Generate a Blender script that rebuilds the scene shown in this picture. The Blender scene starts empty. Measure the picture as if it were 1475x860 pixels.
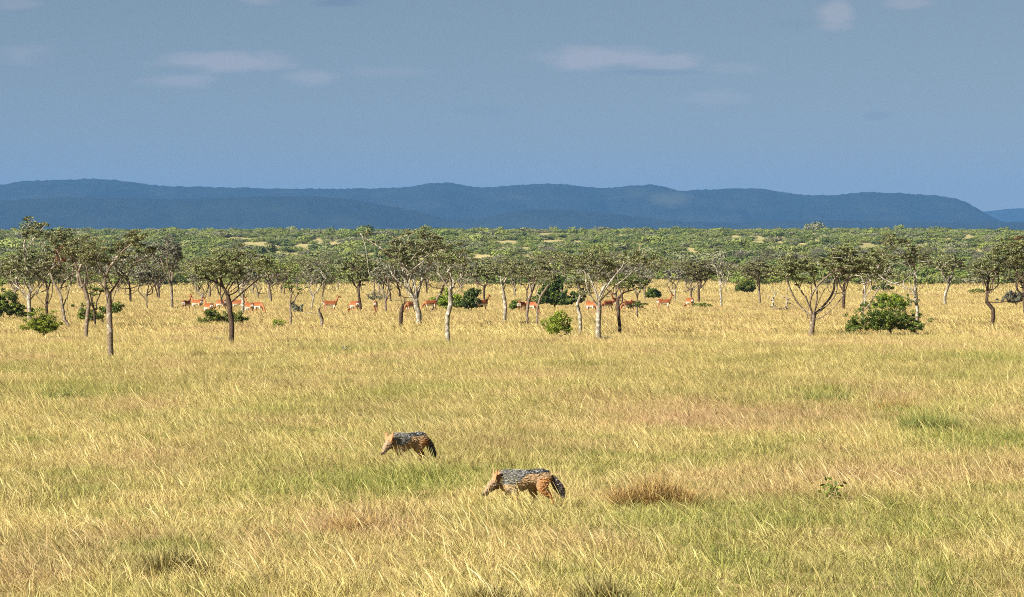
import bpy, math, time
import numpy as np
from mathutils import Vector
T0 = time.time()
R = math.radians
scene = bpy.context.scene
COL = scene.collection

# ------------------------------------------------------------------ camera model
F = 4917.0          # focal length in photograph pixels (1475 wide)
HC = 2.8            # eye height (m)
YH = 393.0          # row of eye level on the flat plain
CX = 737.5

# ------------------------------------------------------------------ noise (numpy)
def _hash(ix, iy, seed):
    h = (ix.astype(np.int64) * 374761393 + iy.astype(np.int64) * 668265263 + seed * 1442695041) & 0xFFFFFFFF
    h = ((h ^ (h >> 13)) * 1274126177) & 0xFFFFFFFF
    h = (h ^ (h >> 16)) & 0xFFFFFFFF
    return h / 4294967295.0
def vnoise(x, y, seed=0):
    x = np.asarray(x, float); y = np.asarray(y, float)
    ix = np.floor(x); iy = np.floor(y); fx = x - ix; fy = y - iy
    fx = fx * fx * (3 - 2 * fx); fy = fy * fy * (3 - 2 * fy)
    a = _hash(ix, iy, seed); b = _hash(ix + 1, iy, seed); c = _hash(ix, iy + 1, seed); d = _hash(ix + 1, iy + 1, seed)
    return (a * (1 - fx) + b * fx) * (1 - fy) + (c * (1 - fx) + d * fx) * fy
def fbm(x, y, seed=0, octv=4, gain=0.5):
    s = 0; a = 1; t = 0
    for k in range(octv):
        s = s + a * vnoise(x * 2 ** k + 17.3 * k, y * 2 ** k - 9.1 * k, seed + k); t += a; a *= gain
    return s / t
def sstep(a, b, x):
    t = np.clip((np.asarray(x, float) - a) / (b - a), 0, 1)
    return t * t * (3 - 2 * t)

# ------------------------------------------------------------------ ground height
_PD = [0, 480, 600, 800, 1000, 1200, 1500, 1800, 1950, 2400, 3200, 9000, 30000]
_PZ = [0, 0, .5, 2.6, 6.2, 10.6, 17.6, 23.9, 24.9, 19, 12, 8, 8]
def gz(x, y):
    x = np.asarray(x, float); y = np.asarray(y, float)
    base = np.interp(y, _PD, _PZ)
    und = (fbm(x / 9, y / 14, 5, 3) - .5) * .14 * sstep(5, 25, y)
    far = (fbm(x / 70, y / 120, 9, 3) - .5) * 3.2 * sstep(620, 1100, y)
    return base + und + far
def gzf(x, y): return float(gz(np.array([x]), np.array([y]))[0])
def at(px, py):
    """ground point of the flat plain seen at a photograph pixel"""
    D = F * HC / (py - YH)
    return ((px - CX) / F * D, D, (py - YH) / HC)     # x, y, pixels per metre

# ------------------------------------------------------------------ mesh helper
def mesh_np(name, V, faces, mats=(), attrs=None, smooth=False, matidx=None, cols=None):
    V = np.asarray(V, np.float32).reshape(-1, 3)
    me = bpy.data.meshes.new(name)
    me.vertices.add(len(V)); me.vertices.foreach_set('co', V.ravel())
    loops = np.concatenate([f.ravel() for f in faces]) if faces else np.zeros(0, int)
    tot = np.concatenate([np.full(len(f), f.shape[1]) for f in faces]) if faces else np.zeros(0, int)
    start = np.concatenate([[0], np.cumsum(tot)[:-1]]) if len(tot) else tot
    me.loops.add(len(loops)); me.loops.foreach_set('vertex_index', loops.astype(np.int32))
    me.polygons.add(len(tot)); me.polygons.foreach_set('loop_start', start.astype(np.int32))
    try: me.polygons.foreach_set('loop_total', tot.astype(np.int32))
    except Exception: pass
    if matidx is not None: me.polygons.foreach_set('material_index', matidx.astype(np.int32))
    me.polygons.foreach_set('use_smooth', np.full(len(tot), smooth, bool))
    for m in mats: me.materials.append(m)
    for k, v in (attrs or {}).items():
        a = me.attributes.new(k, 'FLOAT', 'POINT'); a.data.foreach_set('value', np.asarray(v, np.float32))
    for k, v in (cols or {}).items():
        a = me.attributes.new(k, 'FLOAT_COLOR', 'POINT')
        c = np.ones((len(V), 4), np.float32); c[:, :3] = v; a.data.foreach_set('color', c.ravel())
    me.update(calc_edges=True); me.validate()
    return me
def obj(name, me, parent=None, loc=None):
    o = bpy.data.objects.new(name, me); COL.objects.link(o)
    if parent: o.parent = parent
    if loc is not None: o.location = loc
    return o
def tag(o, label=None, cat=None, group=None, kind=None):
    for k, v in (('label', label), ('category', cat), ('group', group), ('kind', kind)):
        if v: o[k] = v
    return o
def empty(name, loc, label, cat, group=None, rz=0):
    o = bpy.data.objects.new(name, None); COL.objects.link(o)
    o.empty_display_size = .3; o.location = loc; o.rotation_euler = (0, 0, rz)
    return tag(o, label, cat, group)

# ------------------------------------------------------------------ materials
class NT:
    def __init__(s, name):
        s.m = bpy.data.materials.new(name); s.m.use_nodes = True; s.t = s.m.node_tree; s.t.nodes.clear()
        s.out = s.n('ShaderNodeOutputMaterial')
    def n(s, typ, **kw):
        nd = s.t.nodes.new(typ)
        for k, v in kw.items():
            if k in nd.bl_rna.properties: setattr(nd, k, v)
        return nd
    def l(s, a, b): s.t.links.new(a, b)
    def attr(s, name, typ='GEOMETRY', out='Fac'):
        a = s.n('ShaderNodeAttribute', attribute_type=typ); a.attribute_name = name; return a.outputs[out]
    def ramp(s, fac, stops, interp='LINEAR'):
        r = s.n('ShaderNodeValToRGB'); r.color_ramp.interpolation = interp
        e = r.color_ramp.elements
        while len(e) < len(stops): e.new(.5)
        for i, (p, c) in enumerate(stops): e[i].position = p; e[i].color = (*c, 1)
        s.l(fac, r.inputs[0]); return r.outputs[0]
    def mix(s, f, a, b, mode='MIX'):
        m = s.n('ShaderNodeMix', data_type='RGBA', blend_type=mode)
        for sock, v in ((m.inputs[0], f), (m.inputs[6], a), (m.inputs[7], b)):
            if hasattr(v, 'is_linked') or hasattr(v, 'links'): s.l(v, sock)
            elif isinstance(v, tuple): sock.default_value = (*v, 1)
            else: sock.default_value = v
        return m.outputs[2]
    def math(s, op, a, b=0.0, c=None, clamp=False):
        m = s.n('ShaderNodeMath', operation=op); m.use_clamp = clamp
        for sock, v in zip(m.inputs, (a, b, c)):
            if v is None: continue
            if hasattr(v, 'links'): s.l(v, sock)
            else: sock.default_value = v
        return m.outputs[0]
    def noise(s, scale, vec=None, detail=3, dist=0, rough=.5):
        n = s.n('ShaderNodeTexNoise'); n.inputs['Scale'].default_value = scale
        n.inputs['Detail'].default_value = detail; n.inputs['Roughness'].default_value = rough
        if vec is not None: s.l(vec, n.inputs['Vector'])
        return n.outputs[0]
    def surface(s, col, trans=0.0, rough=.8, spec=.2, bump=None):
        p = s.n('ShaderNodeBsdfPrincipled'); p.inputs['Roughness'].default_value = rough
        p.inputs['Specular IOR Level'].default_value = spec
        if isinstance(col, tuple): p.inputs['Base Color'].default_value = (*col, 1)
        else: s.l(col, p.inputs['Base Color'])
        if bump is not None:
            b = s.n('ShaderNodeBump'); b.inputs['Strength'].default_value = bump[1]; b.inputs['Distance'].default_value = bump[2]
            s.l(bump[0], b.inputs['Height']); s.l(b.outputs[0], p.inputs['Normal'])
        if trans > 0:
            t = s.n('ShaderNodeBsdfTranslucent')
            if isinstance(col, tuple): t.inputs[0].default_value = (*col, 1)
            else: s.l(col, t.inputs[0])
            m = s.n('ShaderNodeMixShader'); m.inputs[0].default_value = trans
            s.l(p.outputs[0], m.inputs[1]); s.l(t.outputs[0], m.inputs[2]); s.l(m.outputs[0], s.out.inputs[0])
        else: s.l(p.outputs[0], s.out.inputs[0])
        return s.m

def mat_grass(name, stops, green_to, trans=.3):
    n = NT(name)
    rnd = n.attr('rnd'); tip = n.attr('tip')
    base = n.ramp(rnd, stops)
    g = n.attr('green', 'INSTANCER'); pk = n.attr('pink', 'INSTANCER'); br = n.attr('bri', 'INSTANCER')
    gcol = n.ramp(rnd, green_to)
    c = n.mix(n.math('MULTIPLY', g, n.math('SUBTRACT', 1.15, n.math('MULTIPLY', tip, .35)), clamp=True), base, gcol)
    pcol = n.ramp(rnd, [(0, (.30, .17, .09)), (.5, (.44, .28, .15)), (1, (.58, .42, .25))])
    c = n.mix(pk, c, pcol)
    hsv = n.n('ShaderNodeHueSaturation'); n.l(c, hsv.inputs['Color']); n.l(br, hsv.inputs['Value'])
    return n.surface(hsv.outputs[0], trans=trans, rough=.65, spec=.25)
STRAW = [(0, (.34, .23, .10)), (.2, (.52, .37, .15)), (.5, (.67, .50, .20)), (.75, (.73, .585, .26)), (.9, (.54, .47, .18)), (1, (.76, .67, .42))]
SWARD = [(0, (.07, .05, .02)), (.14, (.22, .16, .06)), (.32, (.54, .41, .16)), (.52, (.66, .50, .235)), (.66, (.46, .40, .12)), (.8, (.73, .59, .27)), (.9, (.28, .29, .07)), (1, (.82, .66, .34))]  # darkest stops imitate the shaded gaps between blades
GREEN = [(0, (.04, .06, .015)), (.3, (.13, .17, .03)), (.6, (.25, .28, .055)), (.8, (.40, .38, .10)), (1, (.56, .48, .17))]
M_STRAW = mat_grass('straw_stalks', STRAW, [(0, (.15, .17, .04)), (.5, (.34, .34, .09)), (1, (.54, .50, .17))], .3)
M_SWARD = mat_grass('sward_blades', SWARD, GREEN, .3)

def mat_leaf(name, stops, trans=.2, inst=False):
    n = NT(name); c = n.ramp(n.attr('rnd'), stops)
    oi = n.n('ShaderNodeObjectInfo')
    hsv = n.n('ShaderNodeHueSaturation'); n.l(c, hsv.inputs['Color'])
    n.l(n.math('MULTIPLY_ADD', oi.outputs['Random'], .025, .49), hsv.inputs['Hue'])
    n.l(n.math('MULTIPLY_ADD', oi.outputs['Random'], .35, .82), hsv.inputs['Value'])
    return n.surface(hsv.outputs[0], trans=trans, rough=.6, spec=.3)
M_ACACIA = mat_leaf('acacia_leaves', [(0, (.035, .036, .014)), (.25, (.085, .088, .03)), (.5, (.15, .16, .05)), (.72, (.22, .22, .085)), (.88, (.28, .27, .14)), (1, (.36, .34, .21))])
M_ACACIA_G = mat_leaf('acacia_green_leaves', [(0, (.04, .06, .015)), (.3, (.09, .13, .025)), (.6, (.17, .20, .045)), (.85, (.25, .25, .07)), (1, (.38, .36, .16))])
M_ACACIA_GREY = mat_leaf('acacia_grey_leaves', [(0, (.07, .065, .05)), (.4, (.15, .15, .09)), (.7, (.22, .22, .15)), (1, (.34, .34, .26))])
M_NEST = mat_leaf('dry_red_leaves', [(0, (.10, .04, .02)), (.5, (.26, .11, .05)), (1, (.42, .22, .11))], .1)
M_BUSH = mat_leaf('bush_leaves', [(0, (.025, .04, .01)), (.35, (.07, .11, .016)), (.65, (.14, .19, .025)), (.88, (.26, .29, .04)), (1, (.38, .38, .08))], .3)
M_BUSH_D = mat_leaf('dark_bush_leaves', [(0, (.018, .03, .01)), (.4, (.05, .085, .015)), (.75, (.115, .15, .022)), (1, (.26, .28, .05))], .2)
M_LIME = mat_leaf('lime_bush_leaves', [(0, (.06, .09, .01)), (.4, (.17, .23, .02)), (.8, (.31, .36, .03)), (1, (.44, .44, .06))], .3)

def mat_far(name, stops):
    n = NT(name); oi = n.n('ShaderNodeObjectInfo')
    c = n.ramp(oi.outputs['Random'], stops, 'LINEAR')
    c = n.mix(n.math('MULTIPLY', n.attr('rnd'), .16), c, n.ramp(n.attr('rnd'), [(0, (.03, .04, .015)), (1, (.26, .27, .11))]))
    return n.surface(c, trans=.15, rough=.7, spec=.2)
M_FAR = mat_far('far_bush_leaves', [(0, (.06, .085, .02)), (.18, (.13, .175, .03)), (.36, (.20, .215, .05)), (.5, (.08, .11, .03)), (.66, (.22, .26, .045)), (.8, (.17, .18, .09)), (.92, (.18, .175, .10)), (1, (.15, .20, .035))])

def mat_bark(name, dark, mid, pale, lichen):
    n = NT(name); tc = n.n('ShaderNodeTexCoord')
    f = n.noise(5.5, tc.outputs['Object'], 4); g = n.noise(24, tc.outputs['Object'], 3)
    c = n.ramp(g, [(.3, dark), (.6, mid)])
    c = n.mix(n.ramp(f, [(lichen, (0, 0, 0)), (lichen + .12, (1, 1, 1))]), c, pale)
    return n.surface(c, rough=.9, spec=.1, bump=(g, .8, .02))
M_BARK = mat_bark('grey_bark', (.07, .05, .035), (.20, .155, .11), (.32, .29, .23), .55)
M_BARK_P = mat_bark('pale_lichen_bark', (.10, .08, .06), (.24, .21, .16), (.42, .39, .31), .5)
M_BARK_D = mat_bark('dark_bark', (.025, .018, .013), (.09, .06, .04), (.24, .20, .15), .62)

# ------------------------------------------------------------------ world, sun
sun_el, = (R(36),)
sdir = np.array([-.80, -.60]); sdir = sdir / np.linalg.norm(sdir)
SUN = Vector((sdir[0] * math.cos(sun_el), sdir[1] * math.cos(sun_el), math.sin(sun_el)))
w = bpy.data.worlds.new('World'); scene.world = w; w.use_nodes = True
nt = w.node_tree; nt.nodes.clear()
def W(t, **k):
    nd = nt.nodes.new(t)
    for a, b in k.items(): setattr(nd, a, b)
    return nd
sky = W('ShaderNodeTexSky'); sky.sky_type = 'NISHITA'; sky.sun_disc = False
sky.sun_elevation = sun_el; sky.sun_rotation = math.atan2(SUN.x, SUN.y)
sky.altitude = 1700; sky.air_density = 1.0; sky.dust_density = .6; sky.ozone_density = 2.0
tint = W('ShaderNodeMix', data_type='RGBA', blend_type='MULTIPLY'); tint.inputs[0].default_value = 1
tint.inputs[7].default_value = (.300, .258, .222, 1)
nt.links.new(sky.outputs[0], tint.inputs[6])
bg = W('ShaderNodeBackground'); bg.inputs[1].default_value = .075
wo = W('ShaderNodeOutputWorld'); nt.links.new(bg.outputs[0], wo.inputs[0])
# thin far clouds: soft lens shapes at their own bearings in the sky, broken up by noise
tc = W('ShaderNodeTexCoord'); sep = W('ShaderNodeSeparateXYZ'); nt.links.new(tc.outputs['Generated'], sep.inputs[0])
def M(op, a, b=0.0, c=None, clamp=False):
    m = W('ShaderNodeMath', operation=op); m.use_clamp = clamp
    for s, v in zip(m.inputs, (a, b, c)):
        if v is None: continue
        if hasattr(v, 'links'): nt.links.new(v, s)
        else: s.default_value = v
    return m.outputs[0]
az = M('DIVIDE', sep.outputs[0], M('MAXIMUM', sep.outputs[1], .05)); el = M('DIVIDE', sep.outputs[2], M('MAXIMUM', sep.outputs[1], .05))
mp = W('ShaderNodeMapping'); mp.inputs['Scale'].default_value = (75, 1, 260); nt.links.new(tc.outputs['Generated'], mp.inputs[0])
cn = W('ShaderNodeTexNoise'); cn.inputs['Scale'].default_value = 1; cn.inputs['Detail'].default_value = 5; nt.links.new(mp.outputs[0], cn.inputs['Vector'])
nz = M('MULTIPLY_ADD', cn.outputs[0], 1.5, -.75)
light = dark = 0.0
for (px, py, rx, ry, s, dk) in [(325, 89, 115, 17, .55, 0), (385, 84, 50, 13, .35, 0), (255, 117, 55, 14, .4, 0), (448, 112, 50, 12, .42, 0), (870, 84, 110, 20, .6, 0), (955, 91, 75, 15, .5, 0), (1050, 98, 60, 10, .22, 0),
                            (1205, 18, 34, 28, .5, 0), (1305, 5, 40, 11, .35, 0), (40, 78, 55, 18, .25, 0), (370, 0, 40, 9, .3, 0), (560, 104, 60, 12, .2, 0), (1030, 141, 70, 12, .25, 0),
                            (20, 6, 40, 10, .25, 0), (60, 82, 30, 10, .2, 1), (490, 3, 40, 9, .5, 1), (940, 104, 90, 6, .3, 1), (1268, 166, 26, 8, .2, 1), (700, 160, 50, 10, .12, 1), (1140, 35, 40, 10, .12, 1)]:
    a0 = (px - CX) / F; e0 = (YH - py) / F
    dx = M('DIVIDE', M('SUBTRACT', az, a0), rx / F); dy = M('DIVIDE', M('SUBTRACT', el, e0), ry / F)
    d = M('SUBTRACT', M('ADD', M('SQRT', M('ADD', M('MULTIPLY', dx, dx), M('MULTIPLY', dy, dy))), nz), 0.0)
    v = M('MULTIPLY', M('SMOOTH_MIN', M('MAXIMUM', M('SUBTRACT', 1.05, d), 0.0), 1.0, .3) if False else M('MULTIPLY', M('SUBTRACT', 1.05, d), 1.6, clamp=True), s)
    if dk: dark = M('MAXIMUM', dark, v)
    else: light = M('MAXIMUM', light, v)
c1 = W('ShaderNodeMix', data_type='RGBA'); nt.links.new(light, c1.inputs[0]); nt.links.new(tint.outputs[2], c1.inputs[6]); 
CLOUD_L = c1.inputs[7]; CLOUD_L.default_value = (2.75, 2.45, 2.35, 1)
c2 = W('ShaderNodeMix', data_type='RGBA'); nt.links.new(dark, c2.inputs[0]); nt.links.new(c1.outputs[2], c2.inputs[6])
CLOUD_D = c2.inputs[7]; CLOUD_D.default_value = (.8, .95, 1.25, 1)
nt.links.new(c2.outputs[2], bg.inputs[0])

sl = bpy.data.lights.new('sun', 'SUN'); sl.energy = 5.0; sl.angle = R(.53); sl.color = (1, .94, .84)
so = bpy.data.objects.new('sun', sl); COL.objects.link(so)
so.rotation_euler = SUN.to_track_quat('Z', 'Y').to_euler(); so.location = (-30, -30, 40)

cam = bpy.data.cameras.new('camera'); cam.sensor_width = 36; cam.lens = F / 1475 * 36
cam.clip_start = .5; cam.clip_end = 80000
co = bpy.data.objects.new('camera', cam); COL.objects.link(co)
co.location = (0, 0, HC); co.rotation_euler = (R(90) - math.atan((430 - YH) / F), 0, 0)
scene.camera = co

# ------------------------------------------------------------------ ground sheet
ys = np.concatenate([[-120, -60, -20, 0, 10, 18], np.linspace(24, 60, 60), 60 * (150 / 60) ** np.linspace(.02, 1, 70),
                     150 * (600 / 150) ** np.linspace(.03, 1, 50), 600 * (2400 / 600) ** np.linspace(.01, 1, 110), [3200, 5000, 9000, 14000, 22000]])
ts = np.concatenate([[-3, -1.2, -.6, -.3], np.linspace(-.2, .2, 260), [.3, .6, 1.2, 3]])
YY, TT = np.meshgrid(ys, ts, indexing='ij')
XX = TT * (40 + np.maximum(YY, 0))
ZZ = gz(XX, YY)
ny, nx = YY.shape
idx = np.arange(ny * nx).reshape(ny, nx)
Q = np.stack([idx[:-1, :-1], idx[:-1, 1:], idx[1:, 1:], idx[1:, :-1]], -1).reshape(-1, 4)
g = NT('savanna_ground'); pos = g.n('ShaderNodeNewGeometry').outputs['Position']
f1 = g.noise(.35, pos, 5, rough=.6); f2 = g.noise(9, pos, 4); f3 = g.noise(.02, pos, 4, rough=.6)
c = g.ramp(f2, [(.3, (.16, .11, .055)), (.5, (.30, .22, .10)), (.7, (.42, .33, .15))])
c = g.mix(g.ramp(f1, [(.45, (0, 0, 0)), (.65, (1, 1, 1))]), c, (.25, .24, .08))
farc = g.ramp(f3, [(.3, (.18, .18, .07)), (.48, (.31, .27, .11)), (.7, (.44, .34, .17))])
sp = g.n('ShaderNodeSeparateXYZ'); g.l(pos, sp.inputs[0])
mr = g.n('ShaderNodeMapRange'); g.l(sp.outputs[1], mr.inputs[0]); mr.inputs[1].default_value = 300; mr.inputs[2].default_value = 700
c = g.mix(mr.outputs[0], c, farc)
MG = g.surface(c, rough=.95, spec=.05, bump=(f2, .6, .04))
tag(obj('ground', mesh_np('ground', np.stack([XX, YY, ZZ], -1), [Q], [MG], smooth=True)), kind='structure')

# ------------------------------------------------------------------ hills
def mat_hill(name, patch=None):
    n = NT(name); p = n.n('ShaderNodeNewGeometry').outputs['Position']
    f = n.noise(.006, p, 5, rough=.65); f2 = n.noise(.03, p, 3)
    c = n.ramp(f, [(.3, (.009, .015, .012)), (.55, (.016, .022, .015)), (.75, (.03, .036, .022))])  # forest tones kept very dark to stand in for cloud shadow on the hills
    c = n.mix(n.math('MULTIPLY', f2, .5), c, (.010, .016, .012))
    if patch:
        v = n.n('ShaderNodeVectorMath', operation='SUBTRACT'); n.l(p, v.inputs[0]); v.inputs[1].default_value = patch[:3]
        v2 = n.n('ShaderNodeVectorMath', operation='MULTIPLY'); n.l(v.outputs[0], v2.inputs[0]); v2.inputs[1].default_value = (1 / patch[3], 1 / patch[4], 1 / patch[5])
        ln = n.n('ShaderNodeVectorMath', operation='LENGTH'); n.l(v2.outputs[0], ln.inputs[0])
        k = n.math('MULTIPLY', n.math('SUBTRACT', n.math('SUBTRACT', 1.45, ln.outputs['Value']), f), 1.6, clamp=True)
        c = n.mix(n.math('MULTIPLY', k, .28), c, (.13, .135, .08))  # grassy clearing; its sunlit look is mixed into the colour
    return n.surface(c, rough=.95, spec=.05)
def hill(name, D, pts, depth_front, depth_back, seed, mat, rough=5., pad=.25):
    px = np.array([p[0] for p in pts], float); py = np.array([p[1] for p in pts], float)
    nxh = 620; u = np.linspace(-pad, 1 + pad, nxh)
    PX = u * 1475; crest = np.interp(PX, px, py)
    k = np.ones(7) / 7; crest = np.convolve(np.pad(crest, 3, 'edge'), k, 'valid')
    X = (PX - CX) / F * D; Hc = HC + (YH - crest) * D / F
    v = np.concatenate([np.linspace(-1, 0, 46), np.linspace(.04, 1, 14)])
    VV, XX = np.meshgrid(v, X, indexing='ij'); HH = np.broadcast_to(Hc, VV.shape)
    Y = D + np.where(VV < 0, VV * depth_front, VV * depth_back)
    spur = fbm(XX / 420 + VV * .6, VV * 1.5 + 3, seed, 4, .55)
    prof = np.where(VV < 0, (1 - sstep(0, 1, -VV)) ** (.75 + 1.1 * spur), 1 - sstep(0, 1, VV) * .9)
    Z = 8 + (HH - 8) * prof
    Z = Z - np.where(VV < -.03, (1 - np.abs(2 * fbm(XX / 260, VV * 2.5, seed + 4, 4, .6) - 1)) * .14 * (HH) * sstep(.03, .3, -VV) * prof, 0)
    Z = Z + (vnoise(XX / 13, Y / 13, seed + 9) ** 3) * rough * prof + (fbm(XX / 60, Y / 60, seed + 2, 3) - .5) * rough * .8
    Z = np.where(VV <= -.999, 6.0, Z)
    n0, n1 = Z.shape; I = np.arange(n0 * n1).reshape(n0, n1)
    Qh = np.stack([I[:-1, :-1], I[:-1, 1:], I[1:, 1:], I[1:, :-1]], -1).reshape(-1, 4)
    return tag(obj(name, mesh_np(name, np.stack([XX, Y, Z], -1), [Qh], [mat], smooth=True)), kind='structure')
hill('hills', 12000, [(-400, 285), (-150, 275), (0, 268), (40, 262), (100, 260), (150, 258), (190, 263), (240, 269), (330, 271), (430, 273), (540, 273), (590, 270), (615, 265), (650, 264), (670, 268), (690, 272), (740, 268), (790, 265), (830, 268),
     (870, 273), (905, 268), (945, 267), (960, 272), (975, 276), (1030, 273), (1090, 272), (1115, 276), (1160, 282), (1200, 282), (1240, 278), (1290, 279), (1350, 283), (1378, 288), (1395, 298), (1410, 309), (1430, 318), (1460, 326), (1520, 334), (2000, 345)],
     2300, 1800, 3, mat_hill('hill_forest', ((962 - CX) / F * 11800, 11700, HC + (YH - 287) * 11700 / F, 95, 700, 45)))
hill('low_hills', 9600, [(-400, 290), (-100, 284), (0, 290), (120, 284), (250, 288), (360, 284), (440, 283), (500, 287), (560, 297), (610, 308), (650, 318), (700, 313), (760, 303), (830, 303), (900, 311), (980, 320), (1080, 322), (1180, 317), (1300, 321), (1400, 322), (1500, 319), (1900, 325)],
     1100, 900, 21, mat_hill('low_hill_forest'), rough=4)
hill('far_hills', 16500, [(800, 330), (1200, 322), (1330, 312), (1380, 308), (1410, 306), (1440, 302), (1475, 300), (1530, 303), (1620, 298), (1900, 305)], 1500, 1300, 33, mat_hill('far_hill_forest'), rough=3)

# haze: one box of even, thin air round camera, plain and hills
hz = NT('haze_air'); vol = hz.n('ShaderNodeVolumePrincipled')
vol.inputs['Color'].default_value = (.125, .335, .72, 1); vol.inputs['Density'].default_value = 5.4e-5; vol.inputs['Anisotropy'].default_value = 0.0
hz.l(vol.outputs[0], hz.out.inputs['Volume'])
x0, x1, y0, y1, z0, z1 = -70000, 70000, -400, 24000, -2.5, 620
HV = [(x, y, z) for x in (x0, x1) for y in (y0, y1) for z in (z0, z1)]
HQ = np.array([[0, 1, 3, 2], [4, 6, 7, 5], [0, 4, 5, 1], [2, 3, 7, 6], [0, 2, 6, 4], [1, 5, 7, 3]])
tag(obj('haze', mesh_np('haze', HV, [HQ], [hz.m])), kind='stuff')

# ------------------------------------------------------------------ grass patches
def blades(n, rad, hmin, hmax, width, tilt, tilt_sd, bend, seed, head=0.0, segs=3, az_sd=60, rnd_rng=(0, 1), disc=True, clump=0):
    """ribbons: root, bent shaft, tip. leaning to -X as the wind leaves them"""
    r = np.random.default_rng(seed)
    if clump:
        cc = r.uniform(-rad, rad, (clump, 2)); k = r.integers(0, clump, n)
        P = cc[k] + r.normal(0, rad * .09, (n, 2))
    else: P = r.uniform(-rad, rad, (n, 2))
    h = r.uniform(hmin, hmax, n) * (.7 + .6 * r.random(n) ** 2)
    az = np.pi + np.radians(r.normal(0, az_sd, n)); tl = np.radians(np.abs(r.normal(tilt, tilt_sd, n)))
    ba = r.uniform(bend * .4, bend * 1.6, n)
    fa = r.uniform(0, np.pi, n); side = np.stack([np.cos(fa), np.sin(fa), np.zeros(n)], -1)
    ts = np.linspace(0, 1, segs + 1); cur = np.stack([P[:, 0], P[:, 1], np.full(n, -.03)], -1)
    cen = [cur.copy()]
    for i in range(segs):
        a = tl + ba * (ts[i + 1]) ; a = np.minimum(a, 2.0)
        st = h / segs
        cur = cur + np.stack([np.sin(a) * np.cos(az) * st, np.sin(a) * np.sin(az) * st, np.cos(a) * st], -1); cen.append(cur.copy())
    rn = r.uniform(*rnd_rng, n); V = []; rr = []; tp = []
    ww = width * r.uniform(.6, 1.4, n); hd = r.random(n) < head
    for i in range(segs + 1):
        t = ts[i]
        wk = np.where(hd, [.5, .45, 1.8, .5][min(i, 3)] if segs == 3 else 1, [1, .9, .6, .12][min(i, 3)] if segs == 3 else (1 if i == 0 else .3))
        o = side * (ww * wk * .5)[:, None]
        V += [cen[i] - o, cen[i] + o]; rr += [rn, rn]; tp += [np.full(n, t)] * 2
    V = np.stack(V, 1); rr = np.stack(rr, 1).ravel(); tp = np.stack(tp, 1).ravel()    # n, 2(segs+1), 3
    m = 2 * (segs + 1); base = np.arange(n)[:, None] * m
    Q = np.concatenate([base + np.array([2 * i, 2 * i + 1, 2 * i + 3, 2 * i + 2]) for i in range(segs)])
    return V.reshape(-1, 3), Q, rr, tp
def blade_mesh(name, mat, parts):
    Vs, Qs, rs, tps, off = [], [], [], [], 0
    for a in parts:
        V, Qb, rr, tp = blades(**a); Vs.append(V); Qs.append(Qb + off); rs.append(rr); tps.append(tp); off += len(V)
    return mesh_np(name, np.concatenate(Vs), [np.concatenate(Qs)], [mat], attrs={'rnd': np.concatenate(rs), 'tip': np.concatenate(tps)})
def collection_of(name, meshes):
    c = bpy.data.collections.new(name)
    for i, me in enumerate(meshes):
        o = bpy.data.objects.new('%s_%02d' % (name, i), me); c.objects.link(o)
    return c

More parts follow.
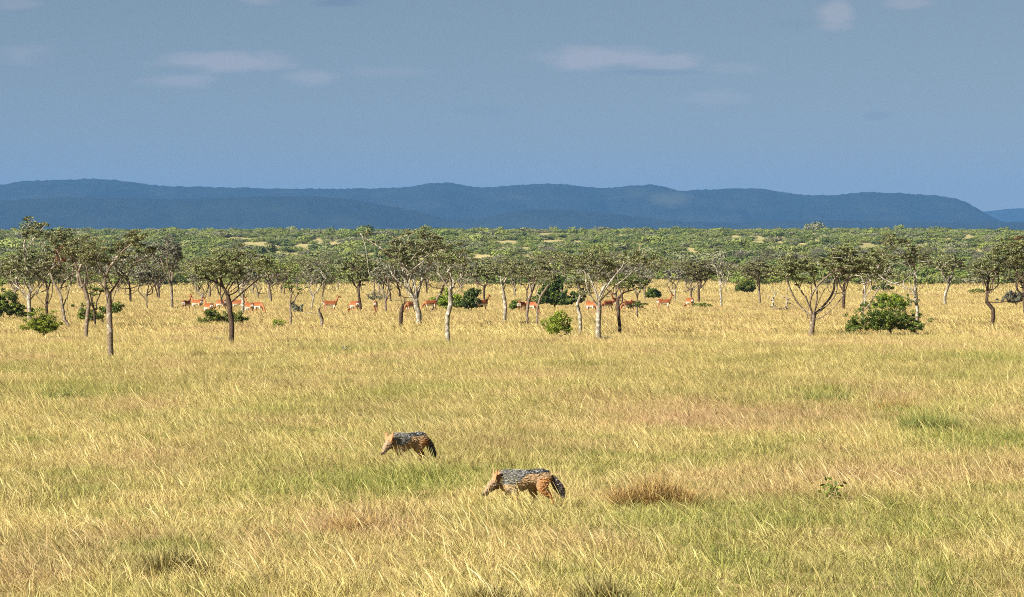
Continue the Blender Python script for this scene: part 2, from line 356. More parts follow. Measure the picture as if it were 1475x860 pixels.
def scatter(name, layers, kind='stuff'):
    """one object: a point cloud mesh per layer merged through one geometry-node tree"""
    Vs, R3, S, I, A, L = [], [], [], [], {}, []
    keys = sorted({k for l in layers for k in l['attrs']})
    for li, l in enumerate(layers):
        n = len(l['P']); Vs.append(l['P']); R3.append(l['rot']); S.append(l['scl']); I.append(l['idx']); L.append(np.full(n, li))
        for k in keys: A.setdefault(k, []).append(l['attrs'].get(k, np.zeros(n)))
    V = np.concatenate(Vs).astype(np.float32); me = bpy.data.meshes.new(name)
    me.vertices.add(len(V)); me.vertices.foreach_set('co', V.ravel())
    for nm, typ, key, arr in (('rot', 'FLOAT_VECTOR', 'vector', np.concatenate(R3)), ('scl', 'FLOAT_VECTOR', 'vector', np.concatenate(S)), ('idx', 'INT', 'value', np.concatenate(I)), ('lay', 'INT', 'value', np.concatenate(L))):
        a = me.attributes.new(nm, typ, 'POINT'); a.data.foreach_set(key, (arr.astype(np.float32) if typ != 'INT' else arr.astype(np.int32)).ravel())
    for k in keys:
        a = me.attributes.new(k, 'FLOAT', 'POINT'); a.data.foreach_set('value', np.concatenate(A[k]).astype(np.float32))
    o = obj(name, me)
    ng = bpy.data.node_groups.new(name + '_nodes', 'GeometryNodeTree')
    ng.interface.new_socket('Geometry', in_out='INPUT', socket_type='NodeSocketGeometry')
    ng.interface.new_socket('Geometry', in_out='OUTPUT', socket_type='NodeSocketGeometry')
    N = ng.nodes; gi = N.new('NodeGroupInput'); go = N.new('NodeGroupOutput'); jn = N.new('GeometryNodeJoinGeometry')
    def na(nm, typ):
        a = N.new('GeometryNodeInputNamedAttribute'); a.data_type = typ; a.inputs['Name'].default_value = nm
        return [s for s in a.outputs if s.enabled and s.name == 'Attribute'][0]
    rot = na('rot', 'FLOAT_VECTOR'); scl = na('scl', 'FLOAT_VECTOR'); ii = na('idx', 'INT'); ly = na('lay', 'INT')
    e2r = N.new('FunctionNodeEulerToRotation'); ng.links.new(rot, e2r.inputs[0])
    for li, l in enumerate(layers):
        ci = N.new('GeometryNodeCollectionInfo'); ci.inputs['Collection'].default_value = l['coll']
        ci.inputs['Separate Children'].default_value = True; ci.inputs['Reset Children'].default_value = True
        cmp_ = N.new('FunctionNodeCompare'); cmp_.data_type = 'INT'; cmp_.operation = 'EQUAL'
        ins = [s for s in cmp_.inputs if s.enabled and s.type == 'INT']; ng.links.new(ly, ins[0]); ins[1].default_value = li
        ip = N.new('GeometryNodeInstanceOnPoints'); ip.inputs['Pick Instance'].default_value = True
        ng.links.new(gi.outputs[0], ip.inputs['Points']); ng.links.new(cmp_.outputs[0], ip.inputs['Selection'])
        ng.links.new(ci.outputs[0], ip.inputs['Instance']); ng.links.new(ii, ip.inputs['Instance Index'])
        ng.links.new(e2r.outputs[0], ip.inputs['Rotation']); ng.links.new(scl, ip.inputs['Scale'])
        ng.links.new(ip.outputs[0], jn.inputs[0])
    ng.links.new(jn.outputs[0], go.inputs[0])
    md = o.modifiers.new('scatter', 'NODES'); md.node_group = ng
    o['kind'] = kind
    return o

# colour and height fields of the sward; patches as they lie on this plain
GP = [(1340, 607, 85, 16, .9), (1430, 640, 110, 18, .9), (1190, 566, 60, 11, .8), (1400, 520, 130, 10, .6), (640, 692, 60, 18, .5), (500, 695, 130, 22, .7), (390, 700, 120, 18, .5), (95, 566, 60, 10, .6), (60, 690, 90, 16, .3),
      (550, 570, 60, 10, .6), (400, 595, 130, 20, .45), (330, 640, 100, 20, .45), (1400, 745, 110, 28, .7), (1110, 745, 190, 22, .5), (900, 755, 120, 20, .4), (245, 800, 80, 22, .8), (865, 842, 60, 20, .8), (20, 535, 50, 8, .5),
      (740, 690, 60, 14, .5), (1060, 665, 120, 18, .35), (80, 800, 60, 18, .3), (160, 700, 60, 14, .35), (1330, 850, 120, 20, .4), (700, 760, 80, 18, .4), (460, 790, 60, 14, .5), (1060, 815, 90, 16, .3), (490, 505, 50, 6, .5), (610, 500, 90, 6, .5), (780, 498, 40, 5, .5)]
PP = [(860, 600, 170, 22, .5), (1090, 600, 200, 26, .7), (510, 762, 90, 16, .8), (1240, 690, 230, 16, .6), (690, 640, 80, 12, .4), (780, 650, 110, 20, .4), (1290, 575, 50, 14, .6), (250, 735, 120, 12, .25), (1240, 800, 150, 14, .2), (230, 590, 100, 12, .25), (1000, 690, 90, 14, .4), (300, 690, 60, 8, .2)]
def fields(x, y):
    D = np.maximum(y, 1); px = CX + F * x / D; py = YH + F * HC / D
    g = sstep(.44, .68, fbm(x / 1.9, y / 5.5, 41, 4, .55)) * .36 + sstep(.5, .74, fbm(x / .55, y / 1.0, 47, 3)) * .55
    g = g * (1 - .55 * sstep(80, 200, D)) + .12
    p = sstep(.48, .72, fbm(x / 2.6, y / 7, 61, 4)) * .5
    for (a, b, rx, ry, s) in GP: g = g + s * np.exp(-(((px - a) / rx) ** 2 + ((py - b) / ry) ** 2) * 1.1) * (.6 + .8 * vnoise(x / .5, y / 1.2, 71))
    for (a, b, rx, ry, s) in PP: p = p + s * np.exp(-(((px - a) / rx) ** 2 + ((py - b) / ry) ** 2) * 1.1) * (.5 + .9 * vnoise(x / .6, y / 1.5, 73))
    g = g * (1 - .5 * sstep(105, 150, D)); hj = 0
    for (a, b, rx, ry) in [(742, 744, 30, 12), (575, 682, 34, 10), (706, 732, 22, 14)]: hj = hj + .85 * np.exp(-((px - a) / rx) ** 2 - ((py - b) / ry) ** 2)
    g = np.clip(g, 0, 1); p = np.clip(p * (1 - g * .8), 0, .85)
    hh = .72 + .75 * fbm(x / 1.1, y / 2.0, 81, 3) + hj + .7 * (fbm(x / .4, y / .6, 83, 2) - .5) * (1 - sstep(50, 120, D)); bri = (.72 + .40 * fbm(x / 1.6, y / 3.2, 91, 4) + .30 * (fbm(x / .32, y / .6, 92, 2) - .3)) * (1 + .10 * sstep(70, 160, D))
    return g, p, hh, bri
rng = np.random.default_rng(7)
def wedge(d0, d1, step, half=.172, keep=None):
    yy = np.arange(d0, d1, step); P = []
    for yv in yy:
        wv = half * yv + step * 1.5; xs = np.arange(-wv, wv, step)
        P.append(np.stack([xs + rng.uniform(-.5, .5, len(xs)) * step, yv + rng.uniform(-.5, .5, len(xs)) * step], -1))
    return np.concatenate(P)
def layer(P2, coll, n_var, rz_sd, smin, smax, use_h=True, zoff=0., attrs=True, zs=1.0):
    x, y = P2[:, 0], P2[:, 1]; n = len(x); g_, p_, h_, b_ = fields(x, y)
    rot = np.stack([rng.normal(0, .05, n), rng.normal(0, .05, n), rng.normal(0, rz_sd, n)], -1)
    s = rng.uniform(smin, smax, n); sz = s * (h_ if use_h else 1) * zs
    return dict(P=np.stack([x, y, gz(x, y) + zoff], -1), coll=coll, idx=rng.integers(0, n_var, n), rot=rot, scl=np.stack([s, s, sz], -1), attrs=dict(green=g_, pink=p_, bri=b_ * rng.uniform(.88, 1.12, n)))
NV = 7
C1 = collection_of('sward_near', [blade_mesh('sward_near', M_SWARD, [
    dict(n=210, rad=.34, hmin=.08, hmax=.20, width=.0055, tilt=30, tilt_sd=20, bend=.6, seed=s, clump=10, az_sd=85),
    dict(n=90, rad=.34, hmin=.06, hmax=.17, width=.0075, tilt=50, tilt_sd=26, bend=.4, seed=s + 50, az_sd=110)]) for s in range(NV)])
C2 = collection_of('sward_mid', [blade_mesh('sward_mid', M_SWARD, [
    dict(n=460, rad=.62, hmin=.11, hmax=.25, width=.0095, tilt=34, tilt_sd=20, bend=.5, seed=100 + s, clump=16, segs=2, az_sd=80)]) for s in range(NV)])
C3 = collection_of('sward_far', [blade_mesh('sward_far', M_SWARD, [
    dict(n=520, rad=1.5, hmin=.16, hmax=.30, width=.026, tilt=32, tilt_sd=15, bend=.5, seed=200 + s, segs=2, clump=30, az_sd=60)]) for s in range(5)])
C4 = collection_of('sward_distant', [blade_mesh('sward_distant', M_SWARD, [
    dict(n=300, rad=3.4, hmin=.22, hmax=.42, width=.09, tilt=32, tilt_sd=15, bend=.5, seed=300 + s, segs=2, az_sd=70)]) for s in range(4)])
C5 = collection_of('stalks_near', [blade_mesh('stalks_near', M_STRAW, [
    dict(n=18, rad=.26, hmin=.20, hmax=.40, width=.0062, tilt=30, tilt_sd=12, bend=.75, seed=400 + s, head=.5, az_sd=32, rnd_rng=(.2, 1)),
    dict(n=14, rad=.22, hmin=.14, hmax=.28, width=.007, tilt=42, tilt_sd=16, bend=.6, seed=450 + s, head=.3, az_sd=60)]) for s in range(10)])
C6 = collection_of('stalks_mid', [blade_mesh('stalks_mid', M_STRAW, [
    dict(n=36, rad=.5, hmin=.18, hmax=.36, width=.0088, tilt=34, tilt_sd=12, bend=.7, seed=500 + s, head=.6, az_sd=32)]) for s in range(8)])
C7 = collection_of('stalks_far', [blade_mesh('stalks_far', M_STRAW, [
    dict(n=150, rad=1.4, hmin=.2, hmax=.38, width=.022, tilt=36, tilt_sd=12, bend=.6, seed=600 + s, head=.5, segs=2, az_sd=35)]) for s in range(6)])
C8 = collection_of('stalks_long', [blade_mesh('stalks_long', M_STRAW, [
    dict(n=5, rad=.12, hmin=.38, hmax=.62, width=.0068, tilt=24, tilt_sd=9, bend=.95, seed=700 + s, head=.35, az_sd=24, rnd_rng=(.45, 1))]) for s in range(10)])
def thin(P, f): return P[f > rng.random(len(P))]
layers = [layer(wedge(26, 64, .42), C1, NV, 1.2, .85, 1.2), layer(wedge(63, 150, .86), C2, NV, .6, .85, 1.25), layer(wedge(149, 430, 2.1), C3, 5, .5, .85, 1.25), layer(wedge(428, 1000, 5.2), C4, 4, .5, .9, 1.3)]
P = wedge(26, 64, .40); q = fields(P[:, 0], P[:, 1]); P = thin(P, np.clip(1.0 * sstep(.33, .62, fbm(P[:, 0] / 1.2, P[:, 1] / 2.4, 55, 3)) + .1 - .8 * q[0], .03, 1)); layers.append(layer(P, C5, 10, .25, .8, 1.2))
P = wedge(63, 150, .8); q = fields(P[:, 0], P[:, 1]); P = thin(P, np.clip(1.0 * sstep(.3, .6, fbm(P[:, 0] / 1.8, P[:, 1] / 4, 56, 3)) + .2 - .5 * q[0], .05, 1)); layers.append(layer(P, C6, 8, .25, .8, 1.25))
P = wedge(149, 430, 2.4); layers.append(layer(P, C7, 6, .25, .85, 1.25))
P = wedge(26, 75, .8); P = thin(P, .55 * sstep(.42, .68, fbm(P[:, 0] / 1.5, P[:, 1] / 3, 58, 3)) + .06); layers.append(layer(P, C8, 10, .22, .75, 1.15, use_h=False))
Pj = []
for (px0, px1, py0, py1, n_) in [(692, 748, 730, 756, 95), (694, 722, 716, 734, 26), (750, 806, 738, 758, 40), (546, 606, 671, 690, 90), (600, 622, 674, 688, 20)]:
    for _ in range(n_):
        x_, y_, s_ = at(rng.uniform(px0, px1), rng.uniform(py0, py1)); Pj.append((x_, y_))
Pj = np.array(Pj); layers.append(layer(Pj, C5, 10, .35, .8, 1.05, use_h=False))
grass = scatter('grass', layers)
grass['label'] = 'tall dry golden and green savanna grass leaning in the wind'
print('grass', sum(len(l['P']) for l in layers), time.time() - T0)

# ------------------------------------------------------------------ trees
def grow(start_nodes, parents, attract, step, jit, rs, up=.0, lo_i=None, root_i=-1):
    """connect attraction points to the nearest limb, adding bent intermediate nodes"""
    N = [np.array(p, float) for p in start_nodes]; PA = list(parents)
    L = [0.0] * len(N)
    for i in range(1, len(N)): L[i] = L[PA[i]] + np.linalg.norm(N[i] - N[PA[i]])
    root = N[root_i]; order = np.argsort(np.linalg.norm(attract - root, axis=1)); ends = []
    lo = max(0, len(N) - 3) if lo_i is None else lo_i
    arr = np.array(N)
    for k in order:
        p = attract[k]; A = np.array(N[lo:]); d = np.linalg.norm(A - p, axis=1)
        cost = d + .22 * np.array(L[lo:]) + np.maximum(A[:, 2] - p[2], 0) * 1.2
        j = int(np.argmin(cost)) + lo; a = N[j]; dist = np.linalg.norm(p - a); m = max(1, int(dist / step)); prev = j
        perp = rs.normal(0, 1, 3); perp[2] *= .6
        for s in range(1, m + 1):
            t = s / m; q = a + (p - a) * t
            if s < m: q = q + perp * jit * dist * math.sin(math.pi * t) * .5 + rs.normal(0, jit * .22, 3) * step
            q[2] += up * dist * math.sin(math.pi * t)
            N.append(q); PA.append(prev); L.append(L[prev] + dist / m); prev = len(N) - 1
        ends.append(prev)
    return np.array(N), np.array(PA), ends
def radii(N, PA, tip, base, nst, expo=2.2):
    n = len(N); w_ = np.zeros(n); kids = np.zeros(n, int)
    for i in range(1, n): kids[PA[i]] += 1
    w_[kids == 0] = 1
    for i in range(n - 1, 0, -1): w_[PA[i]] += w_[i]
    w_ = np.maximum(w_, 1); r = w_ ** (1 / expo); r0 = r[0]
    return tip + (base - tip) * ((r - 1) / max(r0 - 1, .01)) ** 1.35
def tubes(N, PA, rad, flare=0.0, multi=None):
    Vs, Qs, off = [], [], 0
    e = np.array([i for i in range(len(N)) if PA[i] >= 0]); a = N[PA[e]]; b = N[e]; ra = rad[PA[e]]; rb = rad[e] * (.92 + .16 * vnoise(N[e][:, 0] * 9, N[e][:, 2] * 7, 3))
    ra = np.minimum(ra, rb * 1.35 + .002)
    d = b - a; ln = np.linalg.norm(d, axis=1, keepdims=True) + 1e-9; d = d / ln
    b = b + d * (rb * .35)[:, None]
    ref = np.where(np.abs(d[:, 2:3]) > .8, np.array([[1., 0, 0]]), np.array([[0, 0, 1.]]))
    u = np.cross(d, ref); u /= np.linalg.norm(u, axis=1, keepdims=True); v = np.cross(d, u)
    big = rb > .018
    for mask, k in ((big, 7), (~big, 4)):
        if not mask.any(): continue
        aa, bb, uu, vv, r1, r2 = a[mask], b[mask], u[mask], v[mask], ra[mask], rb[mask]
        th = np.arange(k) / k * 2 * np.pi
        ring = lambda c_, r_: c_[:, None, :] + (np.cos(th)[None, :, None] * uu[:, None, :] + np.sin(th)[None, :, None] * vv[:, None, :]) * r_[:, None, None]
        V = np.concatenate([ring(aa, r1), ring(bb, r2)], 1); m = len(aa)
        q = np.array([[i, (i + 1) % k, k + (i + 1) % k, k + i] for i in range(k)])
        Qs.append((np.arange(m)[:, None, None] * 2 * k + q[None] + off).reshape(-1, 4)); Vs.append(V.reshape(-1, 3)); off += m * 2 * k
    return np.concatenate(Vs), np.concatenate(Qs)
def leaves(cent, n_per, rx, rz, size, rs, rnd_bias=0.0, elong=1.0):
    n = len(cent) * n_per; c_ = np.repeat(cent, n_per, 0)
    p = rs.normal(0, 1, (n, 3)); p /= np.linalg.norm(p, axis=1, keepdims=True) + 1e-9
    p *= (rs.random(n) ** .45)[:, None]; p = c_ + p * np.array([rx, rx, rz]) * rs.uniform(.55, 1.3, (len(cent), 1)).repeat(n_per, 0)
    a = rs.normal(0, 1, (n, 3)); a /= np.linalg.norm(a, axis=1, keepdims=True)
    b = np.cross(a, rs.normal(0, 1, (n, 3))); b /= np.linalg.norm(b, axis=1, keepdims=True) + 1e-9
    s = size * rs.uniform(.6, 1.35, n)[:, None]
    V = np.stack([p - a * s * .6 * elong, p + b * s * .36, p + a * s * .6 * elong, p - b * s * .36], 1).reshape(-1, 3)
    Qv = np.arange(n * 4).reshape(n, 4)
    cl = rs.normal(0, .13, len(cent)).repeat(n_per); rr = np.clip(rs.normal(.47 + rnd_bias, .21, n) + cl, 0, 1)
    return V, Qv, np.repeat(rr, 4)

def umbrella(rs, n, a, b, z0, z1, cx=0, cy=0, flat=.36):
    """points through a flat-bottomed, domed crown with a lumpy rim"""
    out = []
    ph = rs.uniform(0, 6.28, 4)
    while len(out) < n:
        u = rs.uniform(-1, 1, 2); rr = math.hypot(*u)
        th = math.atan2(u[1], u[0]); lim = .82 + .18 * math.sin(3 * th + ph[0]) + .12 * math.sin(5 * th + ph[1])
        if rr > lim: continue
        q = rr / lim; top = z1 - (z1 - z0) * flat * q * q; bot = z0 + (z1 - z0) * (.14 + .24 * q * q)
        t = rs.random() ** .5
        out.append((cx + u[0] * a, cy + u[1] * b, bot + (top - bot) * t + rs.normal(0, .04)))
    return np.array(out)

def build_tree(seed, path, crowns, base_r, leaf=.05, dens=13, nleaf=60, mats=None, step=.28, jit=.16, clump=(.21, .12), tip_r=.008, extra=None, nest=None, bias=0.0):
    """path: local trunk points; crowns: (cx, cy, a, b, z0, z1, weight); extra: bare limbs"""
    rs = np.random.default_rng(seed)
    path = [np.array(p, float) for p in path]
    pts = [path[0]]; pa = [-1]
    for a, b in zip(path[:-1], path[1:]):
        m = max(1, int(np.linalg.norm(b - a) / .3))
        for s in range(1, m + 1):
            pts.append(a + (b - a) * s / m + (rs.normal(0, .012, 3) if s < m else 0)); pa.append(len(pts) - 2)
    fork_i = len(pts) - 1
    for (cx, cy, a, b, z0, z1, wt) in (extra or []): pass
    att = [umbrella(rs, max(4, int(dens * wt * 2 * a * max(z1 - z0, .3))), a, b, z0, z1, cx, cy) for (cx, cy, a, b, z0, z1, wt) in crowns]
    att = np.concatenate(att)
    fk = pts[-1]; fi = len(pts) - 1
    for (cx, cy, a, b, z0, z1, wt) in crowns:
        if wt < .5 and a < .6: continue
        k = int(rs.integers(3, 6)) if a > .8 else 2; th0 = rs.uniform(0, 6.28)
        for j in range(k):
            th = th0 + 6.28 * j / k + rs.normal(0, .35); q = rs.uniform(.4, .75)
            T_ = np.array([cx + a * q * math.cos(th), cy + b * q * math.sin(th), z0 + (z1 - z0) * rs.uniform(.35, .7)]); prev = fi - (int(rs.integers(0, 2)) if fi > 3 else 0); A0 = pts[prev]
            m = max(3, int(np.linalg.norm(T_ - A0) / .22)); w1 = rs.normal(0, .15, 3); w2 = rs.normal(0, .10, 3); dd = np.linalg.norm(T_ - A0)
            for s in range(1, m + 1):
                t = s / m; p_ = A0 + (T_ - A0) * t + (w1 * math.sin(math.pi * t) + w2 * math.sin(2 * math.pi * t)) * dd; p_[2] += .07 * dd * math.sin(math.pi * t)
                pts.append(p_); pa.append(prev); prev = len(pts) - 1
    N, PA, ends = grow(pts, pa, att, step, jit, rs, up=.06, lo_i=fi, root_i=fi)
    rad = radii(N, PA, tip_r, base_r, fork_i)
    for i in range(min(fork_i, 2)): rad[i] *= 1.18 - .08 * i
    V, Qt = tubes(N, PA, rad)
    trunk = mesh_np('trunk', V, [Qt], [mats[0]], smooth=True)
    C_ = N[ends]
    lv, lq, lr = leaves(C_, nleaf, clump[0], clump[1], leaf, rs, bias)
    ms = [mats[1]]; mi = None
    if nest is not None:
        ms.append(M_NEST); cen = lv.reshape(-1, 4, 3).mean(1); d = np.linalg.norm((cen - np.array(nest[:3])) / nest[3], axis=1); mi = (d + rs.normal(0, .12, len(d)) < 1).astype(int)
    crown = mesh_np('crown', lv, [lq], ms, attrs={'rnd': lr}, matidx=mi)
    return trunk, crown

BK = {'p': M_BARK_P, 'g': M_BARK, 'd': M_BARK_D}; LF = {'a': M_ACACIA, 'g': M_ACACIA_G, 'y': M_ACACIA_GREY}
def hero(i, base, fork, crowns, bark, leafk, label, mids=(), r_px=None, dens=18, nest=None, lean=None, bias=0., name='acacia_tree', cat='tree', group=None, nl=1.0):
    x, y, s = at(*base); z = gzf(x, y); rs = np.random.default_rng(900 + i)
    L = lambda px, py, dy=0.: np.array([(px - base[0]) / s, dy, (base[1] - py) / s])
    pth = [L(base[0], base[1] + .3 * s)] + [L(base[0], base[1])] + [L(px, py, rs.normal(0, .05)) for px, py in mids] + [L(*fork, rs.normal(0, .08))]
    cr = []
    for c_ in crowns:
        x0_, x1_, yt, yb = c_[:4]; wt = c_[4] if len(c_) > 4 else 1.0
        cc = L((x0_ + x1_) / 2, 0)[0]; a = (x1_ - x0_) / 2 / s * 1.08; cr.append((cc, rs.normal(0, .1) * a, a, a * (.85 if a > .9 else 1), (base[1] - yb) / s, (base[1] - yt) / s, wt))
    leaf = max(.055, 1.3 / (s * .694)); nleaf = int(np.clip(58 * nl * (.06 / leaf) ** 1.2, 20, 100) * 1.0)
    r_ = (r_px if r_px else 6) / s / 2 * .84
    nst = None if nest is None else (*L(nest[0], nest[1]), nest[2] / s)
    tr, crn = build_tree(1000 + i, pth, cr, r_, leaf=leaf, dens=dens, nleaf=nleaf, mats=(BK[bark], LF[leafk]), nest=nst, bias=bias,
                         tip_r=max(.008, .3 / (s * .694)), clump=(max(.19, 4.1 / s), max(.06, 1.15 / s)))
    root = empty(name, (x, y, z), label, cat, group)
    obj('trunk', tr, root); obj('crown', crn, root)
    return root
GT = 'whistling thorn trees across the plain'
H = [  # base, fork, crowns (x0,x1,ytop,ybottom,weight), bark, leaf, label, kwargs
 ((43, 463), (41, 425), [(0, 84, 352, 418), (30, 80, 324, 350, 1.2), (33, 52, 310, 324, .9), (44, 76, 318, 334, 1.0)], 'p', 'a', 'tallest tree, on the left, pale limbs and a single sprig standing above the far ridge', dict(r_px=7)),
 ((68, 461), (66, 432), [(46, 98, 372, 420)], 'd', 'a', 'dark thin trunk rising behind the yellow-green bush on the left', dict(r_px=5)),
 ((102, 474), (88, 428), [(62, 126, 326, 418, 1.1)], 'g', 'a', 'tree with a curving leaning trunk and a rusty brown dead clump high in its crown', dict(r_px=6, mids=((93, 462), (90, 445)), nest=(90, 370, 15))),
 ((124, 490), (121, 412), [(88, 150, 338, 404)], 'g', 'a', 'straight grey tree standing just left of the nearest tree of the plain', dict(r_px=7, mids=((125, 465), (128, 440)))),
 ((137, 474), (136, 448), [(118, 158, 405, 440, .8)], 'd', 'g', 'short dark tree half hidden behind the green bush between two left trunks', dict(r_px=4)),
 ((160, 516), (157, 424), [(104, 172, 340, 408), (158, 226, 330, 398, 1.05)], 'g', 'a', 'nearest tree of the plain, forked dark trunk and broad crown, on the left', dict(r_px=10, mids=((159, 480), (157, 450)))),
 ((333, 496), (328, 426), [(268, 352, 362, 428), (300, 388, 352, 418, 1.1)], 'd', 'a', 'lone round-crowned tree with a dark reddish trunk above a low green bush', dict(r_px=9, mids=((333, 460),))),
 ((350, 453), (350, 425), [(334, 372, 385, 418, .6)], 'p', 'y', 'pale lichen covered trunk standing among the antelopes behind the lone round tree', dict(r_px=5)),
 ((419, 472), (418, 438), [(404, 442, 398, 436, .55)], 'g', 'g', 'slim sapling with a sparse yellow-green crown beside a small grey thicket', dict(r_px=4, bias=.15)),
 ((248, 446), (247, 412), [(214, 268, 337, 402)], 'g', 'y', 'grey-green tree left of the lone round-crowned tree, crown reaching the far bush', dict(r_px=5)),
 ((605, 470), (597, 425), [(556, 656, 327, 402, 1.25), (540, 600, 352, 400, .5), (514, 534, 330, 345, 1.2), (530, 552, 345, 362, .4)], 'p', 'a', 'big pale-limbed tree with one long branch reaching up and out to the left', dict(r_px=10, mids=((603, 450),))),
 ((646, 496), (648, 418), [(616, 692, 348, 408, .9)], 'p', 'a', 'tree with a crooked two-tone trunk in front of the lime green bush', dict(r_px=8, mids=((644, 470), (645, 455), (649, 440)))),
 ((556, 453), (556, 424), [(534, 582, 378, 414)], 'g', 'y', 'small bent grey tree between the rear-facing antelope and the charred stump', dict(r_px=4, mids=((555, 436),))),
 ((520, 451), (517, 424), [(488, 548, 362, 420)], 'd', 'a', 'dense olive tree with several dark stems beside a white-rumped antelope', dict(r_px=5)),
 ((619, 452), (640, 412), [(604, 660, 392, 410, .5)], 'g', 'a', 'slanting limb of a small tree behind the right side of the pale-limbed tree', dict(r_px=4)),
 ((727, 466), (724, 412), [(698, 760, 372, 410, .9)], 'p', 'a', 'pale forked tree right of the dark green bush and its white trunk above dry grass', dict(r_px=6, mids=((728, 445),))),
 ((760, 468), (768, 412), [(744, 796, 372, 412, .85)], 'g', 'a', 'slender curving tree in front of an antelope, the left of a close pair', dict(r_px=5, mids=((759, 452), (762, 430)))),
 ((773, 470), (781, 418), [(766, 806, 386, 416, .8)], 'g', 'a', 'slender curving tree in front of an antelope, the right of a close pair', dict(r_px=4, mids=((774, 445),))),
 ((836, 484), (835, 442), [(816, 858, 396, 440, .8)], 'p', 'a', 'short pale-trunked tree just left of the big tree in the centre right', dict(r_px=6)),
 ((862, 491), (863, 436), [(818, 896, 352, 424, 1.1), (880, 946, 360, 396, .9)], 'p', 'a', 'big centre right tree whose pale trunk splits into a wide fan of limbs', dict(r_px=9, mids=((862, 460),))),
 ((893, 483), (890, 430), [(876, 930, 392, 428, 1.1), (900, 940, 436, 450, .8)], 'd', 'g', 'black-trunked tree with a dark low side branch over the antelopes', dict(r_px=6, mids=((891, 455),), bias=-.2)),
 ((917, 463), (918, 430), [(902, 944, 384, 426, .8)], 'g', 'y', 'thin grey tree right of the black-trunked tree, behind its low side branch', dict(r_px=3)),
 ((973, 437), (972, 418), [(954, 992, 384, 414, .8)], 'p', 'y', 'thin pale sapling just right of the alert antelope in the open', dict(r_px=2.5)),
 ((995, 431), (995, 412), [(976, 1014, 376, 412)], 'g', 'a', 'straight trunk behind the antelope at the right end of the herd', dict(r_px=4)),
 ((1007, 438), (1006, 412), [(984, 1034, 374, 412)], 'd', 'a', 'dark-stemmed tree standing over the last antelope on the right', dict(r_px=4)),
 ((1040, 444), (1037, 412), [(1012, 1066, 368, 412, .6)], 'p', 'y', 'half bare tree with whitish forking limbs in the gap right of the herd', dict(r_px=4, dens=9)),
 ((1168, 486), (1172, 455), [(1106, 1184, 364, 422, 1.8), (1176, 1270, 352, 414, 1.8)], 'g', 'a', 'wide umbrella tree with gnarled limbs forking low above the ground', dict(nl=1.35, r_px=9, mids=((1170, 470),))),
 ((1215, 448), (1215, 414), [(1192, 1246, 372, 414)], 'd', 'a', 'stout dark straight trunk behind the wide umbrella tree', dict(r_px=6)),
 ((1243, 466), (1241, 438), [(1214, 1292, 366, 420, .8)], 'p', 'a', 'pale trunk forking just left of the big dark bush on the right', dict(r_px=4)),
 ((1320, 470), (1318, 424), [(1254, 1322, 332, 400, .7), (1300, 1348, 350, 402, .6), (1308, 1332, 425, 450, .35)], 'p', 'a', 'tall ragged tree with bare whitish limbs rising behind the big dark bush', dict(r_px=6, mids=((1322, 450),))),
 ((1362, 442), (1366, 410), [(1342, 1390, 362, 408, .9)], 'p', 'a', 'pale knobbly trunked tree in the gap left of the tree with an S-shaped trunk', dict(r_px=5, mids=((1361, 428),))),
 ((1428, 471), (1422, 418), [(1398, 1452, 362, 420), (1424, 1480, 340, 415, 1.1)], 'd', 'a', 'tree with a dark S-shaped trunk near the right edge', dict(r_px=7, mids=((1431, 455), (1430, 445), (1421, 434)))),
 ((1478, 458), (1476, 425), [(1444, 1520, 330, 442, 1.1)], 'd', 'a', 'dark heavy crowned tree cut by the right edge with a rusty clump near its top', dict(r_px=9, nest=(1466, 347, 8))),
 ((20, 445), (22, 420), [(-8, 42, 368, 416)], 'g', 'a', 'small tree above the green bush at the left edge', dict(r_px=4)),
 ((212, 447), (211, 425), [(186, 238, 378, 424)], 'g', 'y', 'slim silvery tree right of the nearest tree, rising from open dry grass', dict(r_px=3)),
 ((291, 442), (291, 420), [(268, 312, 384, 420)], 'g', 'y', 'silvery thorn tree over the shaded antelopes at the left end of the herd', dict(r_px=4)),
 ((448, 448), (452, 424), [(432, 478, 374, 418)], 'p', 'y', 'pale limbed tree left of the first clearly seen antelope', dict(r_px=3, dens=9)),
 ((697, 436), (697, 412), [(672, 724, 374, 412)], 'd', 'a', 'tree directly behind the antelope that looks up beside the dark green bush', dict(r_px=4)),
 ((1095, 440), (1093, 414), [(1062, 1122, 374, 414)], 'g', 'a', 'grey tree left of the fallen branches', dict(r_px=4)),
]
for i, (b_, f_, cr_, bk, lf, lab, kw) in enumerate(H): hero(i, b_, f_, cr_, bk, lf, lab, group=GT, **kw)
print('heroes', time.time() - T0)

# trees of the belt behind: eight grown forms, then copies, each its own object
forms = []
for k in range(9):
    rs = np.random.default_rng(50 + k); Ht = rs.uniform(3.7, 4.6); aw = rs.uniform(1.7, 2.6)
    lean_ = rs.normal(0, .25); fk = rs.uniform(1.1, 1.7)
    cr_ = [(lean_ * 1.5, 0, aw, aw, fk + rs.uniform(.5, .9), Ht, 1.0)]
    if k % 2: cr_.append((lean_ * 1.5 + rs.choice([-1, 1]) * aw * .7, 0, aw * .6, aw * .6, fk + .6, Ht - rs.uniform(.4, .9), .8))
    t_, c_ = build_tree(60 + k, [(0, 0, -.3), (0, 0, 0), (lean_ * .4, 0, fk * .6), (lean_, 0, fk)], cr_, rs.uniform(.06, .10), leaf=.13, dens=7.5, nleaf=20, mats=((M_BARK, M_BARK_D, M_BARK)[k % 3], (M_ACACIA, M_ACACIA_GREY, M_ACACIA, M_ACACIA_G)[k % 4]),
                       step=.4, clump=(.42, .15), tip_r=.02)
    forms.append((t_, c_))
rs = np.random.default_rng(99)
belt = []
